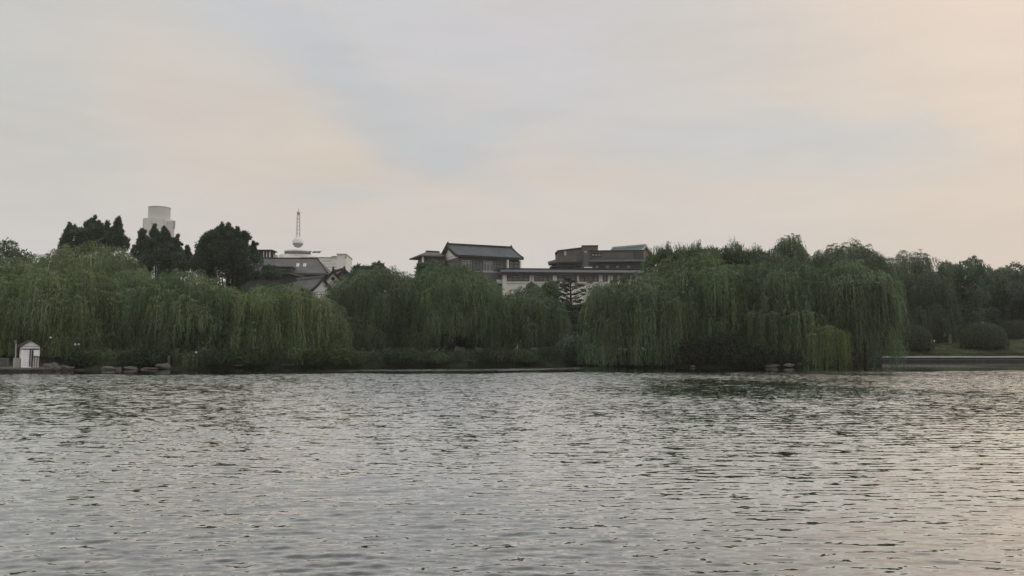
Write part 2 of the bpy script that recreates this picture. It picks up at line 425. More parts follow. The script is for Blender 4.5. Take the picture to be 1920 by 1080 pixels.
def strands(rng, boughs, color, dens=1.0, spread=1.2, zmin=.4, leafw=.075, leafl=.32, up=False):
    """boughs: list of (x,y,z,radius,drop, outx,outy); returns leaf arrays of drooping tufts"""
    Ps = []; Ds = []; Ws = []; Ls = []; Cs = []
    for (bx, by, bz, br, drop, ox, oy) in boughs:
        nt_ = max(3, int(15 * dens * br / 1.2))
        btone = rng.uniform(.6, 1.35)
        for k in range(nt_):
            a = rng.uniform(0, 6.283); rr = br * math.sqrt(rng.uniform(0, 1)) * .9
            sx, sy = bx + rr * math.cos(a), by + rr * math.sin(a)
            sz = bz - .85 * br * (rr / br) ** 2 + rng.normal(0, .09)
            tone = btone * rng.uniform(.72, 1.3)
            hue = np.array([rng.uniform(.88, 1.18), 1.0, rng.uniform(.8, 1.15)])
            dr = drop * rng.uniform(.55, 1.15) * (.75 + .5 * (rr / br))
            m = rng.integers(4, 7)
            for j in range(m):
                dL = max(.5, min(dr * rng.uniform(.75, 1.1), sz - zmin + .2))
                nl = max(5, int(dL / .15))
                t = (np.arange(nl) + rng.uniform(0, 1, nl)) / nl
                oa = math.atan2(oy + .8 * math.sin(a), ox + .8 * math.cos(a)) + rng.normal(0, .45)
                o = spread * rng.uniform(.3, 1.0) * br * .5
                x = sx + rng.normal(0, .13) + math.cos(oa) * o * (1 - np.exp(-5 * t)) + rng.normal(0, .04, nl)
                y = sy + rng.normal(0, .13) + math.sin(oa) * o * (1 - np.exp(-5 * t)) + rng.normal(0, .04, nl)
                sway = rng.normal(0, .05); x = x + sway * dL * t
                if up:
                    z = sz + dL * t * .8; D = np.stack([math.cos(oa) * .5 + rng.normal(0, .4, nl), math.sin(oa) * .5 + rng.normal(0, .4, nl), np.ones(nl)], -1)
                else:
                    z = sz + .22 * br * np.sin(np.minimum(t * 4, 1) * math.pi) - dL * t ** 1.15
                    flat = np.exp(-5 * t)
                    D = np.stack([math.cos(oa) * flat * 1.3 + rng.normal(0, .2, nl), math.sin(oa) * flat * 1.3 + rng.normal(0, .2, nl), -.25 - (1 - flat) * 1.0 + rng.normal(0, .15, nl)], -1)
                Ps.append(np.stack([x, y, z], -1)); Ds.append(D)
                Ws.append(leafw * rng.uniform(.7, 1.3, nl) * (1 - .45 * t)); Ls.append(leafl * rng.uniform(.7, 1.25, nl))
                c = np.array(color)[None, :] * hue * tone * rng.uniform(.8, 1.2, (nl, 1))
                Cs.append(c)
    Pn = np.concatenate(Ps); Dn = np.concatenate(Ds); W = np.concatenate(Ws); Ln = np.concatenate(Ls); C = np.clip(np.concatenate(Cs), .004, .26)
    keep = Pn[:, 2] > zmin - .35
    return Pn[keep], Dn[keep], W[keep], Ln[keep], C[keep]

def trunk_mb(rng, H, fork, tips, r0):
    m = MB()
    lean = rng.normal(0, .25, 2)
    base = np.array([0, 0, -.6]); f = np.array([lean[0], lean[1], fork])
    m.tube([base, base * .5 + f * .1, f * .5 + np.array([rng.normal(0, .1), 0, 0]), f], [r0 * 1.5, r0 * 1.15, r0, r0 * .85], 9)
    for tp in tips:
        tp = np.array(tp, float)
        mid = f * .55 + tp * .45 + np.array([rng.normal(0, .3), rng.normal(0, .3), .12 * abs(tp[2] - f[2]) + .2])
        q = f * .2 + tp * .8 + np.array([rng.normal(0, .2), rng.normal(0, .2), .35])
        m.tube([f - np.array([0, 0, .3]), mid, q, tp], [r0 * .42, r0 * .26, r0 * .14, r0 * .06], 5)
    return m

C_WY = (.150, .218, .100)      # yellow-green willow
C_WG = (.128, .192, .096)      # mid-green willow
C_WD = (.114, .168, .092)      # darker willow

def willow(label, x0, x1, ytop, Y, color, seed, dens=1.0, low=.35, K=None, flat=.42, drop=1.0, group='weeping willows round the lake', zmin=None, depth=None):
    rng = np.random.default_rng(seed)
    cx = wx((x0 + x1) / 2, Y); Rr = (x1 - x0) / 2 * Y / F
    g0 = gz(cx, Y); g0 = max(g0, .1)
    H = wz(ytop, Y) - g0 - .1
    root = thing('willow_tree', label, 'willow', (cx, Y, g0), group=group)
    Ry = min(Rr, 5.0) if depth is None else depth
    K = K or int(16 + 1.6 * Rr * 2)
    boughs = []
    br0 = min(1.85, Rr * .46)
    zm = (.45 if zmin is None else zmin)
    for k in range(K):
        u = (k + .5) / K; a = k * 2.39996 + rng.normal(0, .2); r = math.sqrt(u) * .88
        z = H * (1 - flat * r ** 2.2) - rng.uniform(0, .02 + .13 * r) * H
        x = Rr * r * math.cos(a); y = Ry * r * math.sin(a)
        br = br0 * rng.uniform(.65, 1.15)
        x = max(-Rr + br * .7, min(Rr - br * .7, x))
        n_ = math.hypot(x, y) + .01
        boughs.append((x, y, z - .2 * br, br, drop * rng.uniform(1.5, 3.3), x / n_, y / n_))
    for k in range(int(K * 1.3)):
        a = rng.uniform(-math.pi, 0) if rng.uniform() < .8 else rng.uniform(0, math.pi)
        r = rng.uniform(.72, .98); z = H * rng.uniform(max(.17, low - .12), .84)
        x = Rr * r * math.cos(a); y = Ry * r * math.sin(a); br = br0 * rng.uniform(.55, .95)
        x = max(-Rr + br * .7, min(Rr - br * .7, x)); n_ = math.hypot(x, y) + .01
        boughs.append((x, y, z, br, drop * rng.uniform(1.5, 3.4), x / n_, y / n_))
    arr = strands(rng, boughs, color, dens, zmin=zm)
    tips = [(b[0] * .93, b[1] * .93, b[2] - .15) for b in boughs[::3]]
    trunk_mb(rng, H, H * .3, tips, .26 + .02 * H).build('trunk', M_BARK, root, True)
    link('crown', leaves_mesh('crown', *arr, rng), root)
    return root

def blob_leaves(rng, blobs, color, leaf=.2, tight=False, updir=.3, hang=0.0):
    Ps = []; Ds = []; Cs = []
    for (cx, cy, cz, rx, ry, rz, n) in blobs:
        d = rng.normal(size=(n, 3)); d /= np.linalg.norm(d, axis=1, keepdims=True)
        if tight:
            d[:, 2] = np.abs(d[:, 2]) * 1.0 - .12
            rad = rng.uniform(.95, 1.01, n)
        else:
            rad = rng.uniform(.45, 1.0, n) ** .6
            ph = rng.uniform(0, 6, 4)
            rad *= 1 + .13 * np.sin(d[:, 0] * 5 + ph[0]) * np.sin(d[:, 2] * 6 + ph[1]) + .09 * np.sin(d[:, 1] * 9 + ph[2]) + .08 * np.sin(d[:, 0] * 13 + d[:, 2] * 11 + ph[3])
        p = np.array([cx, cy, cz]) + d * rad[:, None] * np.array([rx, ry, rz])
        Ps.append(p)
        Ds.append(d * .5 + rng.normal(0, .6, (n, 3)) + np.array([0, 0, updir - hang]))
        tone = rng.uniform(.75, 1.25); hue = np.array([rng.uniform(.9, 1.15), 1, rng.uniform(.85, 1.1)])
        Cs.append(np.array(color)[None, :] * hue * tone * rng.uniform(.7, 1.3, (n, 1)))
    Pn = np.concatenate(Ps); n = len(Pn)
    return Pn, np.concatenate(Ds), leaf * rng.uniform(.5, 1.0, n), leaf * rng.uniform(.9, 1.7, n), np.clip(np.concatenate(Cs), .004, .24)

def broadleaf(label, cat, name, x0, x1, ytop, Y, color, seed, ybot=None, leaf=.27, n=24000, group=None, lumps=44, sparse=False):
    rng = np.random.default_rng(seed)
    cx = wx((x0 + x1) / 2, Y); Rr = (x1 - x0) / 2 * Y / F; g0 = max(.1, gz(cx, Y))
    H = wz(ytop, Y) - g0; zb = (wz(ybot, Y) - g0) if ybot else H * .2
    root = thing(name, label, cat, (cx, Y, g0), group=group)
    blobs = []; per = n // lumps; Ry = min(Rr, 4.5)
    for k in range(lumps):
        u = (k + .5) / lumps; t = 1 - u                      # t: height fraction
        prof = math.sin(math.pi * min(1, max(.08, 1 - t * .88)) ** .8) ** .6 if t > .2 else .9
        a = k * 2.4 + rng.normal(0, .3); rr = rng.uniform(.25, .78) * prof
        s = Rr * rng.uniform(.2, .36)
        z = zb + (H - zb) * t - s * .8
        blobs.append((Rr * rr * math.cos(a), Ry * rr * math.sin(a), max(z, zb + s * .4), s, s, s * rng.uniform(.75, 1.15), per))
    tips = [(b[0], b[1], b[2]) for b in blobs[::2]]
    trunk_mb(rng, H, H * .28, tips, .16 + .014 * H).build('trunk', M_BARK, root, True)
    link('crown', leaves_mesh('crown', *blob_leaves(rng, blobs, color, leaf), rng), root)
    return root

def shrub(label, x0, x1, ytop, Y, color, seed, n=5000, leaf=.16, group='shrubs on the bank', name='shrub', droop=False, cat='shrub', waterside=True):
    rng = np.random.default_rng(seed)
    if waterside:
        for _k in range(40):                      # slide towards the viewer until the foot is at the water's edge
            if gz(wx((x0 + x1) / 2, Y), Y) < .34: break
            Y -= .3
        while gz(wx((x0 + x1) / 2, Y), Y) < .12: Y += .15
        x0, x1 = x0 - 6, x1 + 6
    cx = wx((x0 + x1) / 2, Y); Rr = (x1 - x0) / 2 * Y / F; g0 = max(-.05, gz(cx, Y)); H = max(.5, wz(ytop, Y) - g0)
    root = thing(name, label, cat, (cx, Y, g0), group=group)
    st = MB()
    for k in range(7):
        a = rng.uniform(0, 6.28); q = Rr * rng.uniform(.2, .6)
        st.tube([(0, 0, -.2), (q * .5 * math.cos(a), q * .5 * math.sin(a), H * .4), (q * math.cos(a), q * .6 * math.sin(a), H * .75)], [.05, .035, .012], 5)
    st.build('stem', M_BARK, root)
    if droop:
        bo = []
        for k in range(14):
            a = k * 2.4; r = math.sqrt((k + .5) / 14) * .75; x = Rr * r * math.cos(a); y = min(Rr, 2) * r * math.sin(a)
            bo.append((x, y, H * (1 - .35 * r * r) - .1, Rr * .3, H * .8, math.cos(a), math.sin(a)))
        link('crown', leaves_mesh('crown', *strands(rng, bo, color, .9 * n / 5000, zmin=.15, leafw=.06, leafl=.26), rng), root)
        return root
    bl = []; K = 11
    for k in range(K):
        a = k * 2.4; r = math.sqrt((k + .5) / K) * .7; s = Rr * rng.uniform(.3, .45)
        h = H * (1 - .45 * r * r) * rng.uniform(.75, 1.0)
        bl.append((Rr * r * math.cos(a), min(Rr, 1.6) * r * math.sin(a), max(.1, h * .5), s, s, h * .5, n // K))
    link('crown', leaves_mesh('crown', *blob_leaves(rng, bl, color, leaf, hang=.4), rng), root)
    return root

# willows of the left bank
willow('pale yellow-green weeping willow at the far left edge of the left bank', -110, 120, 472, 76, C_WY, 1)
willow('highest weeping willow of the left bank, under the row of dark evergreen plumes', 50, 295, 441, 86, C_WY, 2, flat=.5)
willow('broad yellow-green weeping willow directly behind the white shed', 10, 250, 484, 74, C_WY, 3, low=.3)
willow('weeping willow with long curtains right of the shed, below the largest dark evergreen', 232, 455, 496, 76, C_WG, 4, low=.3)
willow('weeping willow with rounded front mound below the brown-grey roof', 432, 636, 520, 78, C_WY, 5, low=.3, flat=.5)
willow('small weeping willow standing low behind the front row between shed willow and long-curtained willow', 170, 300, 500, 80, C_WG, 6)
# middle bank
willow('dark weeping willow just right of the white gable, left of the pavilion', 622, 800, 490, 90, C_WD, 7, low=.3)
willow('tall weeping willow covering the left half of the dark roofed pavilion', 735, 952, 482, 90, C_WG, 8, low=.3, flat=.5)
willow('shorter weeping willow below the white wing of windows, left of the layered conifer', 925, 1052, 528, 93, C_WD, 9, low=.3)
# island
willow('leftmost weeping willow of the island with foliage reaching the water', 1104, 1290, 500, 79, C_WD, 10, low=.22, flat=.55, zmin=.05)
willow('dense weeping willow on the island below the green roof gable', 1190, 1420, 462, 82, C_WG, 11, low=.4, flat=.5)
willow('broad weeping willow in the middle of the island with a separate low hanging curtain', 1360, 1560, 468, 81, C_WD, 12, low=.42, flat=.35)
willow('rightmost weeping willow of the island with curtains above the stone quay', 1526, 1670, 474, 79, C_WD, 13, low=.38, flat=.35, zmin=.1)
# behind the island and on the right
willow('small round-topped dark willow poking up highest behind the island', 1452, 1520, 430, 112, C_WD, 14, K=26, group=None)
willow('dark willow with ragged top behind the right half of the island', 1515, 1668, 444, 112, C_WD, 15, flat=.3)
willow('dark willow with gaps of sky in its top, right of the island', 1656, 1775, 461, 118, C_WD, 16, flat=.5, dens=.8)
willow('grey-green weeping willow above the left clipped dome bush', 1690, 1768, 508, 114, (.085, .118, .078), 17, low=.45)  # leaf colour greyed to paint in the haze of distance
# low hanging curtain and shoots on the island
def extra_curtain(label, x0, x1, ytop, Y, drop, color, seed):
    rng = np.random.default_rng(seed); xa, xb = wx(x0, Y), wx(x1, Y); cx = (xa + xb) / 2; g0 = max(.1, gz(cx, Y)); z = wz(ytop, Y) - g0
    root = thing('willow_tree', label, 'willow', (cx, Y, g0), group='weeping willows round the lake')
    bo = [(x - cx, rng.normal(0, .25), z + rng.normal(0, .1), .6, drop, 0, -.4) for x in np.linspace(xa + .4, xb - .4, 9)]
    m = MB(); m.tube([(0, .6, -.5), (.15, .5, z * .5), (0, .3, z - .3)], [.2, .15, .09], 8)
    for b in bo: m.tube([(0, .3, z - .5), (b[0] * .5, .2, z - .15), (b[0], b[1], b[2] - .1)], [.07, .05, .02], 5)
    m.build('trunk', M_BARK, root, True)
    link('crown', leaves_mesh('crown', *strands(rng, bo, color, 1.3, zmin=.3), rng), root)
extra_curtain('low slender willow with one level curtain of hanging twigs at the front of the island', 1410, 1528, 582, 74.8, 3.6, C_WG, 31)
extra_curtain('low slender willow with drooping curtain right of the yellow-green bush on the island', 1590, 1664, 530, 75.5, 5.2, C_WD, 32)
extra_curtain('low slender willow drooping to the water at the left tip of the island', 1225, 1275, 560, 74.5, 4.2, C_WG, 33)

def shoots_tree(label, x0, x1, ytop, Y, seed, color):
    rng = np.random.default_rng(seed); cx = wx((x0 + x1) / 2, Y); g0 = gz(cx, Y); Rr = (x1 - x0) / 2 * Y / F; H = wz(ytop, Y) - g0
    root = thing('leafy_tree', label, 'tree', (cx, Y, g0), group='trees with upright twigs behind the island')
    bo = []; tips = []
    for k in range(40):
        x = rng.uniform(-Rr, Rr); h = H - rng.uniform(1.2, 2.0) - .9 * (x / Rr) ** 2
        bo.append((x, rng.normal(0, 1), h, .45, rng.uniform(.9, 1.9), x / Rr * .6, 0)); tips.append((x, 0, h + .3))
    A = strands(rng, bo, color, 1.2, spread=.6, zmin=.2, leafw=.09, leafl=.28, up=True)
    B = blob_leaves(rng, [(x, 0, H - 2.7 + rng.normal(0, .3), 1.3, 1.2, 1.5, 1000) for x in np.linspace(-Rr * .8, Rr * .8, 8)], color, .22)
    trunk_mb(rng, H, H * .4, tips, .22).build('trunk', M_BARK, root, True)
    link('crown', leaves_mesh('crown', *[np.concatenate([a, b]) for a, b in zip(A, B)], rng), root)
shoots_tree('leafy tree with ragged upright twigs topping the island next to the green roof', 1215, 1345, 452, 86, 41, C_WD)
shoots_tree('leafy tree with short upright twigs behind the middle of the island', 1325, 1460, 455, 88, 42, C_WD)

# dark evergreens with flame-like plumes
C_EV = (.08, .125, .085)
def evergreen(label, plumes, body, Y, seed, leaf=.2):
    rng = np.random.default_rng(seed)
    xs_ = [p[0] for p in plumes]; cx = wx(sum(xs_) / len(xs_), Y); g0 = gz(cx, Y)
    root = thing('evergreen_tree', label, 'evergreen', (cx, Y, g0), group='dark evergreens behind the willows')
    bl = []; tips = []
    for (px, py, hw) in plumes:
        r = hw * Y / F; z = wz(py, Y) - g0; x = wx(px, Y) - cx; yy = rng.normal(0, .8)
        for j in range(9):
            s = r * (.4 + .13 * j) * rng.uniform(.75, 1.25)
            bl.append((x + rng.normal(0, .16 * r * (1 + .3 * j)), yy + rng.normal(0, .2 * r), z - r * (.3 + .72 * j), s, s, s * rng.uniform(1.1, 1.9), int(110 + 110 * j)))
        for j in range(9):
            q = r * rng.uniform(.18, .42)
            bl.append((x + rng.normal(0, .75 * r), yy, z - r * rng.uniform(.6, 5.5), q, q, q * rng.uniform(1.1, 2.2), 70))
        tips.append((x, yy, z - r * 1.2))
    for (px, py, hw, hh) in body:
        for q in range(9):
            fa = rng.uniform(0, 6.283); fr_ = rng.uniform(.1, .7)
            bl.append((wx(px + hw * fr_ * math.cos(fa), Y) - cx, rng.normal(0, .6), wz(py + hh * fr_ * math.sin(fa), Y) - g0, hw * .42 * Y / F, 1.3, hh * .5 * Y / F, 520))
    H = max(t[2] for t in tips)
    m = MB(); f = np.array([0, 0, H * .35]); m.tube([(0, 0, -.5), (0, 0, H * .2), f], [.4, .32, .26], 9)
    for t in tips: m.tube([f - np.array([0, 0, .3]), np.array([t[0] * .7, t[1] * .7, H * .6]), t], [.16, .1, .03], 5)
    m.build('trunk', M_BARK, root, True)
    link('crown', leaves_mesh('crown', *blob_leaves(rng, bl, C_EV, leaf, updir=.8), rng), root)
evergreen('dark evergreen with a row of plumes topping the leftmost tall willow', [(124, 420, 8), (139, 430, 6), (153, 413, 8), (166, 405, 8), (177, 416, 6), (190, 417, 8), (204, 416, 6), (216, 409, 8)], [(170, 450, 56, 26), (165, 436, 44, 14)], 108, 51)
evergreen('dark evergreen with pointed plumes in front of the round concrete tower', [(264, 432, 7), (282, 422, 7), (292, 424, 7), (303, 436, 7), (321, 440, 7), (342, 462, 5), (275, 448, 9), (310, 456, 10)], [(300, 478, 44, 34), (335, 495, 32, 32)], 108, 52)
evergreen('largest dark evergreen, broad bushy crown left of the glass rooftop pavilion', [(371, 452, 8), (384, 446, 9), (402, 428, 7), (417, 424, 9), (427, 421, 8), (443, 430, 9), (457, 438, 8), (390, 462, 10), (440, 455, 12), (464, 452, 5)], [(412, 468, 50, 34), (430, 500, 62, 34), (500, 514, 34, 16), (400, 445, 26, 14), (440, 446, 22, 14)], 106, 53, .22)

# broadleaf trees, right and behind
GB = 'leafy trees behind the bank'
C_B = (.118, .178, .118); C_BD = (.10, .152, .10); C_BG = (.128, .19, .125)
broadleaf('dark leafy tree with ragged top behind the large clipped dome bush', 'tree', 'leafy_tree', 1750, 1860, 486, 118, C_B, 61, group=GB, ybot=640)
broadleaf('grey-green leafy tree right of the large clipped dome bush', 'tree', 'leafy_tree', 1830, 1935, 494, 122, C_BG, 62, group=GB, ybot=640)
broadleaf('dark leafy tree cut off by the right edge of the picture', 'tree', 'leafy_tree', 1895, 2010, 498, 116, C_BD, 63, group=GB, ybot=640)
broadleaf('dark leafy tree filling the dip between island and the clipped bushes', 'tree', 'leafy_tree', 1700, 1800, 530, 124, C_BD, 64, group=GB, ybot=650)
broadleaf('grey-green leafy tree between the dark gappy willow and the ragged dark tree', 'tree', 'leafy_tree', 1745, 1815, 503, 121, C_BG, 71, group=GB, ybot=640)
broadleaf('leafy tree between dark willow and pavilion behind the middle bank', 'tree', 'leafy_tree', 640, 740, 492, 104, C_B, 65, group=GB)
broadleaf('green leafy tree just below the wing windows, left of the layered conifer', 'tree', 'leafy_tree', 975, 1060, 528, 106, C_BG, 66, group=GB)
broadleaf('dark leafy tree at the foot of the wing, right of the layered conifer', 'tree', 'leafy_tree', 1098, 1165, 536, 110, C_BD, 67, group=GB, n=12000)
broadleaf('low dark leafy tree on the skyline at the far left edge', 'tree', 'leafy_tree', -70, 66, 452, 108, C_BD, 60, group=GB, n=15000)
broadleaf('thin dark leafy tree at the left foot of the pavilion', 'tree', 'leafy_tree', 770, 830, 488, 112, C_BD, 68, group=GB, n=9000)
broadleaf('small dark leafy tree right of the tiled gable wall', 'tree', 'leafy_tree', 645, 700, 500, 112, C_BD, 69, group=GB, n=9000)
# understorey behind the willows; mostly hidden, closes the view between trunks
proto = None
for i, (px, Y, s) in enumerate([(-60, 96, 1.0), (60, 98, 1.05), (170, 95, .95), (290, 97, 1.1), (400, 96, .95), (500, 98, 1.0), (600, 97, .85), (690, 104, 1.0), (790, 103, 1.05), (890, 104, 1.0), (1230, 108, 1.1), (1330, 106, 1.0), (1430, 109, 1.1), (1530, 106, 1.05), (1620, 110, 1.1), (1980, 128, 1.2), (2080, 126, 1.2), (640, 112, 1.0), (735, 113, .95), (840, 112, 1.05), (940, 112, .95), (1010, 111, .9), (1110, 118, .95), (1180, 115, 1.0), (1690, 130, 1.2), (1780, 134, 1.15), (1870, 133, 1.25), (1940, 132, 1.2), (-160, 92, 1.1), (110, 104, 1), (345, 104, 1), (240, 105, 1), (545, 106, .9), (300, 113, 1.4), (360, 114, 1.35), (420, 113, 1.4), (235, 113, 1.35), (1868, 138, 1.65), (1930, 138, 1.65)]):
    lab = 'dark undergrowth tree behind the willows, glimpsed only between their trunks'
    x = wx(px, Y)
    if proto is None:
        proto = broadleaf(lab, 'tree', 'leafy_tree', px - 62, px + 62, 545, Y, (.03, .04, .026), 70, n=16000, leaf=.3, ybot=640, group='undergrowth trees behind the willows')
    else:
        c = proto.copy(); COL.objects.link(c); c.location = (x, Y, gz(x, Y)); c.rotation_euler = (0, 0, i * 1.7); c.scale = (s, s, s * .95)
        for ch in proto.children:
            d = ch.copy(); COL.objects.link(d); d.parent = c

# layered conifer in the gap
def conifer():
    rng = np.random.default_rng(81); Y = 100; cx = wx(1071, Y); g0 = gz(cx, Y)
    root = thing('conifer_tree', 'layered conifer with bare spreading top branches in front of the white wing', 'conifer', (cx, Y, g0))
    H = wz(512, Y) - g0; px = Y / F
    m = MB(); m.tube([(0, 0, -.4), (.05, 0, H * .4), (-.05, 0, H * .8), (0, 0, H)], [.24, .18, .1, .03], 8)
    bl = []
    tiers = [(527, 14), (534, 36), (541, 30), (548, 40), (556, 34), (566, 22), (578, 40), (590, 44), (603, 50), (617, 52), (632, 50)]
    for ti, (py, hw) in enumerate(tiers):
        z = wz(py, Y) - g0; nb = 5 if ti < 6 else 9
        for b in range(nb):
            a = b * 6.283 / nb + ti * 1.3 + rng.normal(0, .15)
            if ti < 6: a = (0 if b % 2 else math.pi) + rng.normal(0, .45)
            L_ = hw * px * rng.uniform(.6, 1.05)
            pts = [(0, 0, z - .3), (L_ * .35 * math.cos(a), L_ * .35 * math.sin(a), z - .1 + rng.normal(0, .1)), (L_ * .7 * math.cos(a), L_ * .7 * math.sin(a), z + .02 + rng.normal(0, .12)), (L_ * math.cos(a), L_ * math.sin(a), z + .25 + rng.normal(0, .1))]
            m.tube(pts, [.07, .055, .04, .015], 5)
            for j, q in enumerate(pts[1:]):
                dense = 45 if ti < 6 else 240
                if ti < 6 and rng.uniform() < .35: continue
                bl.append((q[0], q[1], q[2] + .1, .3 if ti < 6 else .7, .35 if ti < 6 else .7, .09 if ti < 6 else .16, dense))
    m.build('trunk', M_BARK, root, True)
    link('crown', leaves_mesh('crown', *blob_leaves(rng, bl, (.075, .11, .075), .16), rng), root)
conifer()

# shrubs along the banks
C_S = (.085, .115, .06); C_SD = (.058, .08, .048); C_SY = (.165, .225, .095)
sh = [(128, 180, 655, 68.5, C_SD), (170, 235, 650, 69, C_S), (225, 290, 646, 69.5, C_SD), (268, 318, 652, 70, C_SD), (325, 390, 654, 71, C_S), (375, 455, 650, 72, C_SD), (430, 500, 655, 73.5, C_S),
      (480, 560, 650, 74, C_SD), (545, 620, 656, 75, C_SD), (610, 690, 648, 77, C_S), (670, 730, 655, 78.5, C_SD), (715, 790, 650, 80, C_SD), (770, 850, 656, 81, C_S), (835, 900, 652, 82, C_SD), (880, 960, 648, 83.5, C_SD), (945, 1010, 652, 84.5, C_S),
      (1000, 1060, 645, 86, C_SD), (1045, 1100, 618, 89, C_BG), (1085, 1150, 640, 90, C_SD), (1062, 1135, 648, 89, C_S)]
where = ['close right of the boulders by the shed', 'behind the pale flat rocks of the left bank', 'behind the row of flat rocks, left of the stone post', 'just left of the pale stone post', 'just right of the pale stone post',
         'under the long curtains of the left bank', 'beside the low stone ledge of the left bank', 'at the waterside below the brown-grey roof', 'at the waterside below the white gable', 'where the left bank turns back, under the dark willow',
         'left of the waterside below the pavilion gable', 'at the waterside below the pavilion ridge start', 'at the waterside below the middle of the pavilion', 'at the waterside below the right end of the pavilion', 'at the waterside below the left end of the wing',
         'at the waterside below the first wing window', 'at the waterside left of the layered conifer', 'taller, at the foot of the layered conifer', 'at the waterside left behind the tip of the island', 'at the waterside directly below the layered conifer']
for i, (a, b, yt, Y, c) in enumerate(sh):
    shrub(('dark green ' if c == C_SD else 'mid-green ') + 'rounded shrub ' + where[i], a, b, yt, Y, c, 100 + i, droop=(i % 3 == 1))
shrub('bright yellow-green drooping bush at the front of the island', 1500, 1594, 606, 75.0, C_SY, 130, n=8000, droop=True, waterside=False, group=None, name='drooping_bush', cat='bush')
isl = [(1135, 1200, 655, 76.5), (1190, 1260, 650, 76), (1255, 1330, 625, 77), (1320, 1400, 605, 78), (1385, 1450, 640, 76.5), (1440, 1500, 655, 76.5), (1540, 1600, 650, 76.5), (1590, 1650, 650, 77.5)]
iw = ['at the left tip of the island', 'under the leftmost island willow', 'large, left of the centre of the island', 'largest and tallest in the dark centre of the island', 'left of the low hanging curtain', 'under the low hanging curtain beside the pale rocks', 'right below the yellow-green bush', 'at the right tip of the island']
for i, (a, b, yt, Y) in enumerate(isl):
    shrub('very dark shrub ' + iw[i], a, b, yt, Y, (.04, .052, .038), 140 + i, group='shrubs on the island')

# clipped dome bushes on the lawn
def dome(label, x0, x1, ytop, ybot, Y, seed):
    rng = np.random.default_rng(seed); cx = wx((x0 + x1) / 2, Y); Rr = (x1 - x0) / 2 * Y / F; zb = wz(ybot, Y); H = wz(ytop, Y) - zb
    g0 = gz(cx, Y)
    root = thing('clipped_bush', label, 'bush', (cx, Y, g0), group='clipped dome bushes on the lawn')
    z0 = min(zb - g0, .1)
    hh = wz(ytop, Y) - g0 - z0
    prof = [(Rr * .86, z0 - .1), (Rr * .93, z0 + hh * .25), (Rr * .84, z0 + hh * .55), (Rr * .58, z0 + hh * .82), (Rr * .25, z0 + hh * .94), (.01, z0 + hh * .96)]
    core = MB().lathe(prof, 20); core.build('twig_core', simple('bush_core_%d' % seed, (.02, .026, .014), .95), root, True)
    n = 14000; d = rng.normal(size=(n, 3)); d /= np.linalg.norm(d, axis=1, keepdims=True); d[:, 2] = np.abs(d[:, 2])
    se = 1 / (np.abs(d[:, 0]) ** 2.5 + np.abs(d[:, 1]) ** 2.5 + np.abs(d[:, 2]) ** 2.5) ** .4
    rad = se * rng.uniform(.95, 1.0, n) * (1 + .02 * np.sin(d[:, 0] * 9) * np.sin(d[:, 2] * 8 + seed))
    p = d * rad[:, None] * np.array([Rr, Rr, hh]) + np.array([0, 0, z0])
    C = np.array([.10, .13, .068])[None] * rng.uniform(.6, 1.4, (n, 1))
    link('foliage', leaves_mesh('foliage', p, d + rng.normal(0, .6, (n, 3)), rng.uniform(.05, .1, n), rng.uniform(.08, .16, n), C, rng), root)
dome('clipped dome bush at the left end of the lawn', 1682, 1745, 610, 650, 106, 151)
dome('large clipped dome bush in the middle of the lawn', 1808, 1883, 606, 648, 107, 152)
dome('clipped dome bush behind and right of the large one', 1872, 1940, 601, 638, 114, 153)

# lawn grass and dark ground cover
def grass(name, label, n, xr, yr, color, h, seed, cat):
    rng = np.random.default_rng(seed); x = rng.uniform(*xr, n); y = rng.uniform(*yr, n); z = gh(x, y) - .03
    P3 = np.stack([x, y, z], -1); D = np.stack([rng.normal(0, .4, n), rng.normal(0, .4, n), np.ones(n)], -1)
    pat = .8 + .35 * np.sin(x * .9 + 1) * np.sin(y * 1.2 + x * .3) + .15 * np.sin(x * 2.7)
    C = np.array(color)[None] * (pat * rng.uniform(.7, 1.3, n))[:, None]
    o = link(name, leaves_mesh(name, P3, D, rng.uniform(.04, .09, n), h * rng.uniform(.5, 1.2, n), np.clip(C, .01, .3), rng)); tag(o, label, cat, kind='stuff')
grass('lawn_grass', 'short green lawn grass on the raised bank with the clipped bushes', 45000, (39, 90), (104, 116), (.2, .26, .095), .16, 161, 'grass')
grass('ground_cover', 'darker strip of ground cover between the lawn and the stone quay', 30000, (37, 90), (100.9, 103.4), (.10, .135, .055), .34, 162, 'ground cover')

# ------------------------------------------------------------------ quay, rocks, small things
def quay():
    root = thing('stone_quay', 'long low stone quay edging the lawn on the right bank', 'quay', (62, 99.6, 0))
    x0, x1 = -19.5, 40
    MB().box(x0, x1, 0, .5, -.8, .22).build('lower_step', M_DARKSTONE, root)
    MB().box(x0, x1, .5, 1.4, -.8, .50).build('wall', M_DARKSTONE, root)
    me = None; x = x0; i = 0
    while x < x1 - 1:
        w = 1.5
        if me is None:
            o = MB().box(0, w - .03, .42, 1.45, .502, .69).build('coping_stone', simple('pale_coping', (.42, .41, .38), .8, .12, 1), root, bevel=.015); me = o.data
        else:
            o = bpy.data.objects.new('coping_stone', me); COL.objects.link(o); o.parent = root
        o.location = (x, random.uniform(-.015, .015), random.uniform(-.012, .008)); x += w
    x = x0; me2 = None
    while x < x1 - 1:
        if me2 is None:
            o = MB().box(0, 1.96, -.06, .38, .222, .30).build('step_stone', simple('grey_step', (.085, .083, .078), .85, .2, 1), root, bevel=.01); me2 = o.data
        else:
            o = bpy.data.objects.new('step_stone', me2); COL.objects.link(o); o.parent = root
        o.location = (x, random.uniform(-.02, .02), random.uniform(-.01, .01)); x += 2.0
quay()

